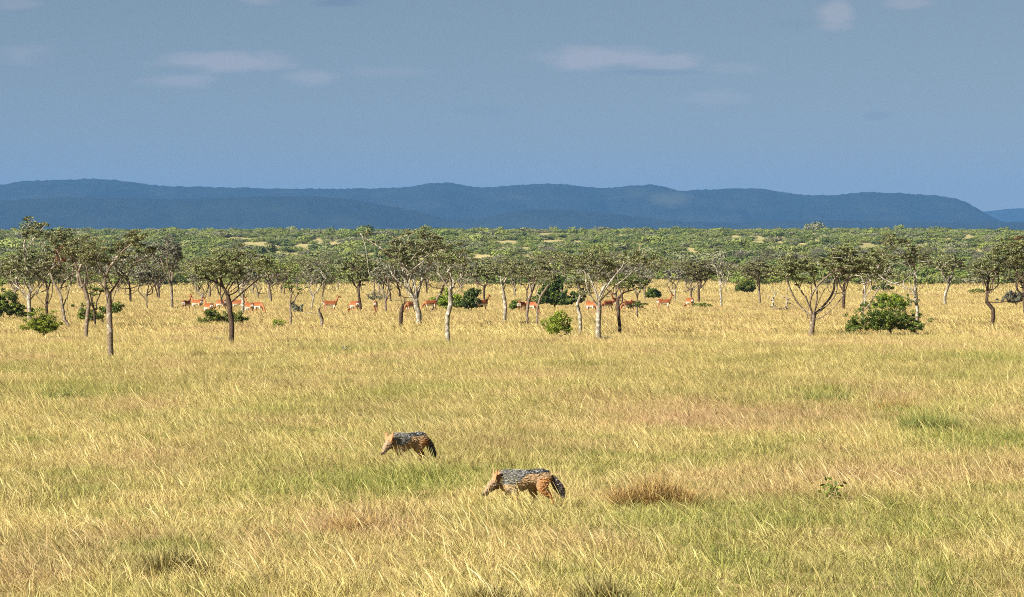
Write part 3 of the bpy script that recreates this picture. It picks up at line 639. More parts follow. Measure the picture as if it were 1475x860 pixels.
def zone(px):
    for lim, nm in ((300, 'left of the lone round tree'), (600, 'right of the lone round tree'), (900, 'behind the herd in the centre'), (1180, 'left of the wide umbrella tree'), (9999, 'behind the large dark bush')):
        if px < lim: return nm
tries = 0
while len(belt) < 190 and tries < 9000:
    tries += 1
    px = rs.uniform(-60, 1540); py = 406.5 + 31 * rs.random() ** 1.75
    if (1050 < px < 1235 and py > 417) or (1330 < px < 1460 and py > 424) or (640 < px < 720 and py > 425) or (930 < px < 1060 and py > 422): continue
    x, y, s = at(px, py)
    if any((x - q[0]) ** 2 + ((y - q[1]) * .5) ** 2 < 2.6 ** 2 for q in belt): continue
    belt.append((x, y, px))
for x, y, px in belt:
    t_, c_ = forms[rs.integers(0, 9)]
    root = empty('acacia_tree', (x, y, gzf(x, y)), 'small grey-green tree in the far belt ' + zone(px), 'tree', 'far tree belt ' + zone(px), rz=rs.uniform(0, 6.28))
    sc_ = rs.uniform(.8, 1.15); root.scale = (sc_ * rs.uniform(.9, 1.25), sc_ * rs.uniform(.9, 1.25), sc_)
    for nm, me in (('trunk', t_), ('crown', c_)): obj(nm, me, root)

# ------------------------------------------------------------------ bushes on the plain
def bush(i, base, box, mat, label, px_leaf=1.2, dens=44, name='bush', bark=None, nl=72, extra_boxes=(), rz=1.0, elong=1.0, group=None, cat='bush'):
    x, y, s = at(*base); z = gzf(x, y); rs = np.random.default_rng(3000 + i); pts = []
    for (x0_, x1_, yt, yb) in (box,) + tuple(extra_boxes):
        a = (x1_ - x0_) / 2 / s; cxx = ((x0_ + x1_) / 2 - base[0]) / s; z0_ = max((base[1] - yb) / s, .05); z1_ = (base[1] - yt) / s
        n = max(8, int(dens * 2 * a * (z1_ - z0_)))
        u = rs.normal(0, 1, (n, 3)); u /= np.linalg.norm(u, axis=1, keepdims=True); u *= (rs.random(n) ** .4)[:, None]
        u[:, 2] = np.where(u[:, 2] < -.2, u[:, 2] * .5, u[:, 2])
        u *= np.where(rs.random(n) < .14, rs.uniform(1.05, 1.35, n), 1)[:, None]
        lump = 1 + .3 * np.sin(u[:, 0] * 5 + rs.uniform(0, 6)) * np.sin(u[:, 2] * 4 + rs.uniform(0, 6))
        pts.append(np.stack([cxx + u[:, 0] * a * lump, u[:, 1] * a * .8 * lump, (z0_ + z1_) / 2 + u[:, 2] * (z1_ - z0_) / 2 * lump], -1))
    att = np.concatenate(pts); att[:, 2] = np.maximum(att[:, 2], .06)
    N, PA, ends = grow([(0, 0, -.1), (0, 0, .05)], [-1, 0], att, .3, .18, rs)
    rad = radii(N, PA, max(.006, .22 / (s * .694)), max(.05, 1.2 / s), 1)
    V, Qt = tubes(N, PA, rad); leaf = max(.05, px_leaf / (s * .694))
    lv, lq, lr = leaves(N[ends], nl, max(.15, 3.2 / s), max(.12, 2.9 / s), leaf, rs, 0.0, elong)
    lv[:, 2] = np.maximum(lv[:, 2], -.02)
    root = empty(name, (x, y, z), label, cat, group)
    obj('stem', mesh_np('stem', V, [Qt], [bark or M_BARK], smooth=True), root); obj('foliage', mesh_np('foliage', lv, [lq], [mat], attrs={'rnd': lr}), root)
    return root
GB = 'green bushes among the thorn trees'
bush(1, (62, 490), (30, 94, 452, 488), M_LIME, 'yellow-green low bush under the tallest tree on the left', extra_boxes=((44, 78, 446, 488),), group=GB)
bush(2, (12, 462), (-20, 28, 414, 462), M_BUSH, 'green bush cut by the left edge', extra_boxes=((10, 48, 438, 462),), group=GB)
bush(3, (150, 470), (112, 146, 440, 470), M_BUSH, 'green bush showing between the two left trunks', extra_boxes=((140, 180, 434, 456),), group=GB)
bush(4, (322, 470), (292, 330, 446, 468), M_BUSH, 'low green bush split by the trunk of the lone round-crowned tree', extra_boxes=((326, 356, 450, 470), (284, 304, 458, 472)), group=GB)
bush(5, (402, 474), (394, 410, 461, 474), M_LIME, 'tiny bright green bush alone in the dry grass left of centre', group=GB)
bush(6, (647, 450), (626, 668, 417, 450), M_LIME, 'lime green rounded bush behind the crooked two-tone trunk', group=GB)
bush(7, (678, 451), (654, 696, 424, 451), M_BUSH_D, 'dark green dense bush right of the lime green one', extra_boxes=((668, 692, 413, 430),), group=GB)
bush(8, (798, 447), (768, 836, 418, 447), M_BUSH_D, 'tall dark green pointed bush behind the low bright bush', extra_boxes=((788, 812, 394, 425), (776, 800, 408, 440), (820, 842, 422, 440)), group=GB)
bush(9, (740, 450), (732, 750, 430, 450), M_BUSH, 'small round green bush at the tail of an antelope', group=GB)
bush(10, (801, 489), (778, 828, 456, 488), M_LIME, 'low bright bush in open grass in the centre right', extra_boxes=((790, 816, 448, 470),), group=GB)
bush(11, (1284, 486), (1238, 1312, 432, 485), M_BUSH, 'large dark bush on the right with a bright domed top', extra_boxes=((1215, 1252, 452, 486), (1290, 1336, 450, 486), (1250, 1300, 452, 487)), group=GB)
bush(12, (1292, 460), (1254, 1316, 422, 452), M_LIME, 'bright green dome rising behind the large dark bush', group=GB)
bush(13, (940, 432), (930, 952, 416, 432), M_BUSH, 'small green bush in the gap beyond the centre right tree', group=GB)
bush(14, (1012, 445), (994, 1026, 438, 445), M_BUSH, 'low spreading green bush under the last antelope', group=GB)
bush(15, (428, 454), (420, 436, 436, 454), M_ACACIA_GREY, 'small grey-green upright thicket beside the slim sapling', group=GB)
bush(16, (545, 437), (528, 556, 420, 437), M_ACACIA_GREY, 'bare greyish twiggy bush above the antelope seen from behind', group=GB, nl=7)
bush(17, (1268, 421), (1256, 1284, 410, 421), M_BUSH, 'small green bush beyond the bright green dome', group=GB)
bush(18, (1464, 442), (1444, 1478, 418, 441), M_ACACIA_GREY, 'grey leafless-looking bush under the dark tree at the right edge', group=GB)
bush(19, (1410, 424), (1396, 1424, 418, 424), M_BUSH, 'low green bush in the gap at the right', group=GB)
bush(20, (1080, 424), (1062, 1088, 404, 424), M_BUSH, 'round green bush in the tree belt left of the fallen branches', group=GB)
bush(21, (1200, 722), (1187, 1209, 705, 722), M_BUSH, 'leafy green herb standing in the near grass on the right', px_leaf=2.4, dens=200, nl=6, name='leafy_herb', cat='plant', elong=1.4)
bush(22, (865, 492), (860, 884, 483, 492), M_BUSH, 'tiny green seedling bush at the foot of the centre right tree', group=GB, nl=10)
bush(23, (496, 508), (484, 508, 500, 508), M_ACACIA_GREY, 'low grey-green tuft bush in the open grass left of centre', group=GB, nl=12)
bush(24, (1378, 484), (1368, 1390, 478, 484), M_ACACIA_GREY, 'low grey tuft bush right of the large dark bush', group=GB, nl=10)
bush(25, (310, 492), (300, 322, 486, 492), M_ACACIA_GREY, 'low grey tuft bush left of the lone round tree foot', group=GB, nl=10)

# dead wood
def deadwood(i, base, pts_px, label, name, cat, bark=M_BARK_D, r_px=4, n_tw=10, spread=(12, 6)):
    x, y, s = at(*base); rs = np.random.default_rng(4000 + i)
    L = lambda px, py: np.array([(px - base[0]) / s, rs.normal(0, .15), (base[1] - py) / s])
    P0 = [L(base[0], base[1] + 2)] + [L(*p) for p in pts_px]
    N0 = [P0[0]]; pa = [-1]
    for a, b in zip(P0[:-1], P0[1:]):
        for k in (1, 2): N0.append(a + (b - a) * k / 2 + rs.normal(0, .02, 3)); pa.append(len(N0) - 2)
    e_ = N0[-1]; att = np.stack([e_[0] + rs.normal(0, spread[0] / s, n_tw), rs.normal(0, .3, n_tw), np.maximum(e_[2] + rs.normal(0, spread[1] / s, n_tw), .05)], -1)
    N, PA, ends = grow(N0, pa, att, .3, .25, rs); rad = radii(N, PA, max(.01, .5 / s), r_px / s / 2, 1)
    V, Q_ = tubes(N, PA, rad)
    o = obj(name, mesh_np(name, V, [Q_], [bark], smooth=True), loc=(x, y, gzf(x, y)))
    return tag(o, label, cat)
deadwood(1, (577, 473), ((578, 450), (579, 432)), 'charred black standing stump left of the big pale-limbed tree', 'dead_stump', 'stump', n_tw=7, spread=(7, 9), r_px=6)
deadwood(2, (467, 473), ((463, 458), (460, 446)), 'short leaning dead stump in front of the antelope looking right', 'dead_stump', 'stump', M_BARK, n_tw=6, spread=(8, 8), r_px=5)
deadwood(3, (1150, 449), ((1135, 446), (1118, 444)), 'fallen grey branch lying in the grass behind the wide umbrella tree', 'fallen_branch', 'branch', M_BARK, n_tw=26, spread=(20, 4), r_px=4)
deadwood(4, (1112, 447), ((1113, 436), (1116, 425)), 'upright forked dead branch at the left end of the fallen branches', 'dead_branch', 'branch', M_BARK_P, n_tw=7, spread=(6, 8), r_px=3)
deadwood(5, (1131, 447), ((1133, 436), (1134, 424)), 'upright pale dead branch in the middle of the fallen branches', 'dead_branch', 'branch', M_BARK_P, n_tw=7, spread=(6, 8), r_px=3)
deadwood(6, (975, 424), ((985, 420), (998, 416)), 'long bare branch slanting in the grass behind the last antelope', 'dead_branch', 'branch', M_BARK, n_tw=4, spread=(5, 3), r_px=2)

# tussocks: clumps one could point to
def tussock(i, base, w_px, h_px, label, mat, stops=None, rr=(0, 1), n=900, parts=3):
    x, y, s = at(*base); w_ = w_px / s / 2; h_ = h_px / s
    Vs, Qs, rs_, ts_, off = [], [], [], [], 0; r = np.random.default_rng(5000 + i)
    for k in range(n // 60):
        V, Qb, rv, tv = blades(60, .08, h_ * .5, h_ * .95, .009, 12, 18, .35, 5100 + i * 50 + k, az_sd=120, rnd_rng=rr)
        u = r.uniform(-1, 1); V[:, 0] += u * w_; V[:, 1] += r.uniform(-1, 1) * w_ * .5; V[:, 2] *= (1 - .35 * u * u)
        Vs.append(V); Qs.append(Qb + off); rs_.append(rv); ts_.append(tv); off += len(V)
    me = mesh_np('grass_tussock', np.concatenate(Vs), [np.concatenate(Qs)], [mat], attrs={'rnd': np.concatenate(rs_), 'tip': np.concatenate(ts_)})
    return tag(obj('grass_tussock', me, loc=(x, y, gzf(x, y))), label, 'tussock', 'grass tussocks standing out of the sward')
def mat_tuss(name, lo, hi, tipc):
    n = NT(name); c = n.ramp(n.attr('rnd'), [(0, lo), (.6, hi), (1, tipc)])
    return n.surface(n.mix(n.math('MULTIPLY', n.attr('tip'), .4), c, tipc), trans=.2, rough=.7)
MT_B = mat_tuss('brown_tussock', (.14, .085, .04), (.32, .205, .08), (.50, .35, .12))
MT_G = mat_tuss('green_tussock', (.05, .07, .015), (.15, .19, .04), (.33, .32, .10))
MT_D = mat_tuss('dull_tussock', (.09, .07, .035), (.26, .22, .08), (.44, .38, .15))
tussock(1, (941, 730), 104, 53, 'big brown tussock with a dark side, right of the jackals', MT_B, n=3600)
tussock(2, (248, 830), 88, 56, 'dark green and brown tussock in the near grass at lower left', MT_D, n=2600)
tussock(3, (866, 872), 66, 56, 'dark tussock at the bottom edge right of centre', MT_D, n=1800)
tussock(4, (710, 876), 66, 52, 'dull brown tussock at the bottom edge left of the other one', MT_D, n=1500)
tussock(5, (1192, 580), 66, 26, 'green tussock in the middle distance on the right', MT_G, n=1500)
tussock(6, (1342, 622), 90, 36, 'broad bright green tussock between the herb and the right edge', MT_G, n=2400)
tussock(7, (516, 766), 70, 36, 'low brownish tussock below left of the nearer jackal', MT_B, n=1200)
tussock(8, (1294, 590), 46, 26, 'reddish brown small tussock in the middle distance on the right', MT_B, n=800)
tussock(9, (96, 576), 60, 24, 'dark green low tussock in the middle distance on the left', MT_G, n=1000)

# ------------------------------------------------------------------ far bush slope
def far_bush_mesh(seed, n=640):
    r = np.random.default_rng(seed); k = r.integers(4, 8); cc = np.stack([r.uniform(-1.6, 1.6, k), r.uniform(-1.4, 1.4, k), r.uniform(.9, 1.9, k)], -1)
    rad = r.uniform(.8, 1.35, k); j = r.integers(0, k, n)
    u = r.normal(0, 1, (n, 3)); u /= np.linalg.norm(u, axis=1, keepdims=True); u *= r.uniform(.65, 1.08, (n, 1)); u[:, 2] *= .85
    p = cc[j] + u * rad[j][:, None]; p[:, 2] = np.maximum(p[:, 2], .1)
    a = r.normal(0, 1, (n, 3)); a /= np.linalg.norm(a, axis=1, keepdims=True)
    un = u + r.normal(0, .38, (n, 3)); a = np.cross(un, a); a /= np.linalg.norm(a, axis=1, keepdims=True); b = np.cross(un, a); b /= np.linalg.norm(b, axis=1, keepdims=True); s = r.uniform(.22, .42, n)[:, None]
    V = np.stack([p - a * s * .6, p + b * s * .45, p + a * s * .6, p - b * s * .45], 1).reshape(-1, 3)
    return mesh_np('bush', V, [np.arange(4 * n).reshape(n, 4)], [M_FAR], attrs={'rnd': np.repeat(r.random(n), 4)})
fb = [far_bush_mesh(s) for s in range(8)]
BC = collection_of('bushland_forms', fb)
def slope_pts(d0, d1, step):
    P = wedge(d0, d1, step, half=.18); x, y = P[:, 0], P[:, 1]
    f = fbm(x / 15, y / 50, 31, 4, .65); dens = np.clip(sstep(.43, .51, f) * 1.0 + .13, 0, 1)
    px = CX + F * x / y; py = YH - F * (gz(x, y) - HC) / y
    for (a, b, rx, ry) in [(805, 352, 26, 6), (370, 357, 45, 6), (395, 368, 30, 4), (268, 354, 22, 5), (995, 366, 34, 5), (1090, 352, 18, 6), (440, 362, 24, 5), (950, 349, 14, 4), (1395, 347, 22, 6), (1330, 346, 14, 4), (60, 352, 20, 4), (700, 360, 26, 4), (860, 372, 18, 4), (1180, 350, 16, 4), (570, 346, 16, 4)]:
        dens = dens * (1 - .97 * (((px - a) / rx / .62) ** 2 + ((py + 3 - b) / ry) ** 2 + 2.4 * (fbm(x / 9, y / 25, 77, 2) - .5) < 1))
    return P[rng.random(len(P)) < dens * .85]
near = slope_pts(590, 2000, 6.6); near = near[np.argsort(near[:, 1])]
NB = 285
rs = np.random.default_rng(5)
for (x, y) in near[:NB]:
    px = CX + F * x / y
    o = obj('bush', fb[rs.integers(0, 8)], loc=(x, y, gzf(x, y)))
    s_ = rs.uniform(.6, 1.05) * (1.5 if rs.random() < .25 else 1); o.scale = (s_ * rs.uniform(.9, 1.4), s_ * rs.uniform(.9, 1.4), s_ * rs.uniform(.55, .9)); o.rotation_euler = (0, 0, rs.uniform(0, 6.28))
    tag(o, 'rounded bush on the far slope ' + zone(px), 'bush', 'bushes at the foot of the far slope ' + zone(px))
fp = near[NB:]; n = len(fp)
s = rng.uniform(.55, 1.1, n)[:, None] * np.stack([rng.uniform(.9, 1.5, n), rng.uniform(.9, 1.5, n), rng.uniform(.55, .95, n)], -1)
big = rng.random(n) < .16; s[big] *= np.array([1.9, 1.9, 1.25]); tall = rng.random(n) < .02; s[tall] *= np.array([1.2, 1.2, 1.9])
bl = scatter('bushland', [dict(P=np.stack([fp[:, 0], fp[:, 1], gz(fp[:, 0], fp[:, 1]) - .15], -1), coll=BC, idx=rng.integers(0, 8, n), rot=np.stack([np.zeros(n), np.zeros(n), rng.uniform(0, 6.28, n)], -1), scl=s, attrs={})])
bl['label'] = 'dense green bushland covering the far slope up to its crest'
print('bushland', n, time.time() - T0)

# ------------------------------------------------------------------ animals
def loft(path, k=14, lat=(0, 1, 0)):
    """closed elliptical sweep; path rows x, y, z, r_side, r_up"""
    P = np.array(path, float); n = len(P); C = P[:, :3]; Tn = np.gradient(C, axis=0); Tn /= np.linalg.norm(Tn, axis=1, keepdims=True)
    lat = np.array(lat, float); V = []
    for i in range(n):
        s_ = lat - Tn[i] * lat.dot(Tn[i]); s_ /= np.linalg.norm(s_); u_ = np.cross(Tn[i], s_)
        th = np.arange(k) / k * 2 * np.pi
        V.append(C[i] + np.cos(th)[:, None] * s_ * P[i, 3] + np.sin(th)[:, None] * u_ * P[i, 4])
    V = np.concatenate(V + [C[0] - Tn[0] * P[0, 3] * .5][:1] if False else V); V = np.vstack([V, C[0] - Tn[0] * min(P[0, 3], P[0, 4]) * .7, C[-1] + Tn[-1] * min(P[-1, 3], P[-1, 4]) * .7])
    F_ = []
    for i in range(n - 1):
        for j in range(k): F_.append((i * k + j, i * k + (j + 1) % k, (i + 1) * k + (j + 1) % k, (i + 1) * k + j))
    a, b = n * k, n * k + 1
    tri = [(a, (j + 1) % k, j) for j in range(k)] + [(b, (n - 1) * k + j, (n - 1) * k + (j + 1) % k) for j in range(k)]
    return V, F_ + tri
def smooth_path(path, m=3):
    P = np.array(path, float); t = np.arange(len(P)); tt = np.linspace(0, len(P) - 1, (len(P) - 1) * m + 1); out = []
    for q in tt:
        i = min(int(q), len(P) - 2); f = q - i; p0 = P[max(i - 1, 0)]; p1 = P[i]; p2 = P[i + 1]; p3 = P[min(i + 2, len(P) - 1)]
        out.append(.5 * (2 * p1 + (p2 - p0) * f + (2 * p0 - 5 * p1 + 4 * p2 - p3) * f * f + (3 * p1 - p0 - 3 * p2 + p3) * f ** 3))
    return np.array(out)
def fuse(name, lofts, voxel, smooth_it=4):
    V, Fc, off = [], [], 0
    for p in lofts:
        v, f = loft(smooth_path(p)); V.append(v); Fc += [tuple(i + off for i in q) for q in f]; off += len(v)
    me = bpy.data.meshes.new(name); me.from_pydata(np.concatenate(V).tolist(), [], Fc); me.update()
    import bmesh
    bm = bmesh.new(); bm.from_mesh(me); bmesh.ops.recalc_face_normals(bm, faces=bm.faces); bm.to_mesh(me); bm.free()
    o = bpy.data.objects.new(name, me); COL.objects.link(o)
    r_ = o.modifiers.new('r', 'REMESH'); r_.mode = 'VOXEL'; r_.voxel_size = voxel; r_.use_smooth_shade = True
    s_ = o.modifiers.new('s', 'SMOOTH'); s_.factor = .5; s_.iterations = smooth_it
    dg = bpy.context.evaluated_depsgraph_get(); dg.update()
    out = bpy.data.meshes.new_from_object(o.evaluated_get(dg)); bpy.data.objects.remove(o); out.name = name
    out.polygons.foreach_set('use_smooth', np.ones(len(out.polygons), bool))
    return out
def verts(me):
    a = np.empty(len(me.vertices) * 3, np.float32); me.vertices.foreach_get('co', a); return a.reshape(-1, 3)
def norms(me):
    a = np.empty(len(me.vertices) * 3, np.float32); me.vertices.foreach_get('normal', a); return a.reshape(-1, 3)
def set_col(me, c):
    a = me.attributes.new('coat', 'FLOAT_COLOR', 'POINT'); q = np.ones((len(c), 4), np.float32); q[:, :3] = c; a.data.foreach_set('color', q.ravel())
def mat_coat(name, sc):
    n = NT(name); a = n.n('ShaderNodeAttribute'); a.attribute_name = 'coat'
    tc_ = n.n('ShaderNodeTexCoord'); nz_ = n.noise(sc, tc_.outputs['Object'], 3)
    hs = n.n('ShaderNodeHueSaturation'); n.l(a.outputs['Color'], hs.inputs['Color']); n.l(n.math('MULTIPLY_ADD', nz_, .6, .7), hs.inputs['Value'])
    return n.surface(hs.outputs[0], rough=.75, spec=.2, bump=(nz_, .5, .01))
M_COAT_J = mat_coat('jackal_coat', 60); M_COAT_I = mat_coat('antelope_coat', 14)
def mixc(c, m, new): return c * (1 - m[:, None]) + np.array(new) * m[:, None]
def jackal_lofts(head, gait, tail):
    hx, hz, dr = head    # skull centre and muzzle drop
    B = [[(-.31, 0, .335, .02, .03), (-.27, 0, .343, .055, .075), (-.19, 0, .340, .074, .098), (-.08, 0, .330, .076, .096), (.05, 0, .312, .086, .118), (.14, 0, .306, .088, .128), (.21, 0, .325, .068, .10), (.255, 0, .34, .035, .06)],
         [(.13, 0, .335, .07, .10), (.22, 0, .345, .066, .088), ((.22 + hx) / 2 + .01, 0, (.345 + hz) / 2, .060, .072), (hx, 0, hz, .05, .052)],
         [(hx - .055, 0, hz + .01, .045, .05), (hx, 0, hz, .062, .056), (hx + .035, 0, hz - .022 * dr, .054, .048), (hx + .062, 0, hz - .058 * dr, .036, .036), (hx + .09, 0, hz - .088 * dr, .026, .027), (hx + .115, 0, hz - .112 * dr, .020, .020)]]
    for sy in (-1, 1):
        B.append([(hx - .015, sy * .036, hz + .035, .024, .015), (hx - .02, sy * .056, hz + .085, .027, .011), (hx - .03, sy * .070, hz + .14, .019, .009), (hx - .034, sy * .076, hz + .18, .005, .005)])
    for (sy, fx, lift, hip) in gait['front']:
        B.append([(.155, sy * .045, .33, .035, .06), (.15, sy * .055, .26, .034, .052), (.13 + fx * .3, sy * .055, .205, .025, .034), (.135 + fx * .75, sy * .052, .11 + lift, .016, .019), (.135 + fx, sy * .052, .03 + lift, .0145, .015), (.165 + fx, sy * .052, .014 + lift, .015, .012)])
    for (sy, fx, lift, hip) in gait['hind']:
        B.append([(-.20, sy * .045, .345, .038, .082), (-.185 + fx * .2, sy * .056, .27, .042, .070), (-.17 + fx * .5, sy * .056, .205, .030, .045), (-.235 + fx * .85, sy * .053, .125 + lift, .017, .022), (-.225 + fx, sy * .052, .05 + lift, .0145, .015), (-.215 + fx, sy * .052, .02 + lift, .013, .012), (-.185 + fx, sy * .052, .013 + lift, .015, .011)])
    B.append([(-.28, 0, .365, .022, .022)] + tail)
    return B
def jackal_paint(V, hx, hz, r, speck=True):
    x, y, z = V[:, 0], V[:, 1], V[:, 2]; n = len(V)
    c = np.tile(np.array([.40, .265, .14]), (n, 1))
    leg = sstep(.26, .19, z) * (x < .3) * (x > -.36); c = mixc(c, leg, (.42, .235, .10))
    c = mixc(c, sstep(-.12, -.2, x) * (z < .345) * (x > -.33), (.38, .18, .065))
    c = mixc(c, sstep(.255, .235, z) * (x > -.12) * (x < .2) * (z > .18), (.42, .32, .2))
    c = mixc(c, sstep(.10, .18, x) * (x < hx - .03) * sstep(.25, .30, z) * (x > .1), (.27, .23, .16))
    c = c * (.86 + .28 * vnoise(x * 34, y * 34 + z * 50, 12))[:, None]
    sad = .375 - .105 * sstep(-.03, .12, x) + .012 * sstep(-.1, -.25, x) + .012 * (vnoise(x * 40, y * 40 + z * 30, 3) - .5)
    m = sstep(0, .016, z - sad) * (x > -.30) * (x < .25)
    sil = vnoise(x * 95 + 7, y * 90 + z * 160, 8) > .63; dk = np.where(sil[:, None], np.array([.30, .30, .285]), np.array([.028, .027, .03]))
    fr = sstep(.0, .09, x); dk = dk * (1 - fr[:, None] * .6) + np.array([.21, .20, .165]) * fr[:, None] * .6
    c = c * (1 - m[:, None]) + dk * m[:, None]
    t = (x < -.315) & (z > .02) & ~((z < .19) & (x > -.36)); tl = t * sstep(-.30, -.345, x)
    dt = np.where((r.random(n) < .2)[:, None], np.array([.34, .31, .28]), np.array([.05, .04, .035]))
    c = c * (1 - tl[:, None]) + dt * tl[:, None]
    hd = x > hx - .06; c = mixc(c, hd * 1.0, (.29, .19, .11)); c = mixc(c, hd * (r.random(n) < .22) * .7, (.34, .27, .18)); c = mixc(c, hd * (r.random(n) < .12) * .8, (.08, .06, .045))
    ear = (x > hx - .07) & (z > hz + .045) & (x < hx + .01); c = mixc(c, ear * .9, (.34, .17, .075))
    mz = x > hx + .055; under = sstep(.0, -.012, z - (hz - (x - hx) * .86)); c = mixc(c, mz * under, (.40, .34, .25))
    c = mixc(c, (x > hx + .117) * 1.0, (.015, .012, .012))
    line = np.abs(z - (hz - (x - hx) * .86 - .004)) < .0045; c = mixc(c, (mz & line) * 1.0, (.04, .03, .025))
    return c
def fur_mesh(name, me, paint, mat, n, region, length, seed):
    r = np.random.default_rng(seed); V = verts(me); Nn = norms(me); ok = np.where(region(V))[0]; k = r.choice(ok, n); P = V[k] + r.normal(0, .003, (n, 3)); Nk = Nn[k]
    d = Nk * .38 + np.array([-1.0, 0, -.18]) + r.normal(0, .18, (n, 3)); d /= np.linalg.norm(d, axis=1, keepdims=True)
    s_ = np.cross(d, Nk + r.normal(0, .3, (n, 3))); s_ /= np.linalg.norm(s_, axis=1, keepdims=True); ln = (length * r.uniform(.5, 1.3, n))[:, None]; wd = .0052
    Vn = np.stack([P - s_ * wd - Nk * .004, P + s_ * wd - Nk * .004, P + d * ln], 1).reshape(-1, 3)
    col = paint(P); return mesh_np(name, Vn, [np.arange(3 * n).reshape(n, 3)], [mat], cols={'coat': np.repeat(col, 3, 0)})
M_EYE = NT('dark_eye').surface((.01, .008, .006), rough=.15, spec=.6); M_NOSE = NT('black_nose').surface((.012, .01, .01), rough=.4, spec=.5)
def ball(name, c, r_, mat, parent):
    v, f = loft([(c[0] + r_ * q, c[1], c[2], r_ * math.sqrt(max(1 - q * q, .02)), r_ * math.sqrt(max(1 - q * q, .02))) for q in (-.9, -.6, 0, .6, .9)], 10)
    me = bpy.data.meshes.new(name); me.from_pydata(v.tolist(), [], f); me.materials.append(mat); me.polygons.foreach_set('use_smooth', np.ones(len(me.polygons), bool)); return obj(name, me, parent)
def jackal(seed, base, heading, label, head, gait, tail, sc=1.0, headturn=0.0):
    hx, hz, dr = head; me = fuse('body', jackal_lofts(head, gait, tail), .0075, 5); r = np.random.default_rng(seed); V = verts(me)
    c = jackal_paint(V, hx, hz, r); set_col(me, c); me.materials.append(M_COAT_J)
    pt = lambda P_: jackal_paint(P_, hx, hz, np.random.default_rng(seed + 5))
    f1 = fur_mesh('saddle_fur', me, pt, M_COAT_J, 5200, lambda v: (v[:, 2] > .30) & (v[:, 0] < hx - .05) & (v[:, 0] > -.29), .034, seed + 1)
    f2 = fur_mesh('flank_fur', me, pt, M_COAT_J, 5200, lambda v: (v[:, 2] > .10) & (v[:, 2] < .33) & (v[:, 0] < hx - .04) & (v[:, 0] > -.31), .020, seed + 2)
    f3 = fur_mesh('tail_fur', me, pt, M_COAT_J, 2600, lambda v: (v[:, 0] < -.32) & ~((v[:, 2] < .19) & (v[:, 0] > -.37)), .034, seed + 3)
    f4 = fur_mesh('head_fur', me, pt, M_COAT_J, 2200, lambda v: (v[:, 0] > hx - .07) & (v[:, 0] < hx + .09) & (v[:, 2] < hz + .06), .016, seed + 4)
    if headturn:      # bend neck and head sideways
        for m_ in (me, f1, f2, f3, f4):
            v = verts(m_).copy(); k = np.clip((v[:, 0] - .2) / .2, 0, None); v[:, 1] += headturn * k * k * .1 * np.minimum(k, 1.2) ** 0; m_.vertices.foreach_set('co', v.ravel()); m_.update()
    x, y, s = at(*base); root = empty('jackal', (x, y, gzf(x, y) - .015), label, 'jackal', rz=heading); root.scale = (sc, sc, sc)
    obj('body', me, root); obj('saddle_fur', f1, root); obj('flank_fur', f2, root); obj('tail_fur', f3, root); obj('head_fur', f4, root)
    ty = lambda xx: headturn * (max(xx - .2, 0) / .2) ** 2 * .1
    for sy in (-1, 1): ball('eye', (hx + .046, sy * .042 + ty(hx + .046), hz - .004), .009, M_EYE, root)
    ball('nose', (hx + .128, ty(hx + .128), hz - .112 * dr), .014, M_NOSE, root)
    return root
# nearer jackal, side on, head low and to the left
jackal(11, (752, 733), R(180 + 14), 'nearer jackal walking left with its head down and one hind leg stretched back',
       (.33, .275, .92), dict(front=[(-1, .04, 0, 0), (1, -.07, .0, 0)], hind=[(1, -.10, 0, 0), (-1, .09, 0, 0)]),
       [(-.33, 0, .325, .028, .03), (-.38, 0, .255, .04, .042), (-.415, 0, .20, .034, .036), (-.435, 0, .155, .022, .024), (-.445, 0, .135, .008, .008)], sc=1.1, headturn=.55)
jackal(23, (586, 671), R(180 + 38), 'farther jackal walking toward the left with its tail hanging down',
       (.32, .28, 1.0), dict(front=[(-1, -.05, 0, 0), (1, .06, .0, 0)], hind=[(1, .05, 0, 0), (-1, -.08, 0, 0)]),
       [(-.33, 0, .315, .028, .03), (-.37, 0, .245, .038, .04), (-.40, 0, .18, .038, .04), (-.425, 0, .13, .028, .03), (-.44, 0, .105, .010, .010)], sc=1.1, headturn=.35)

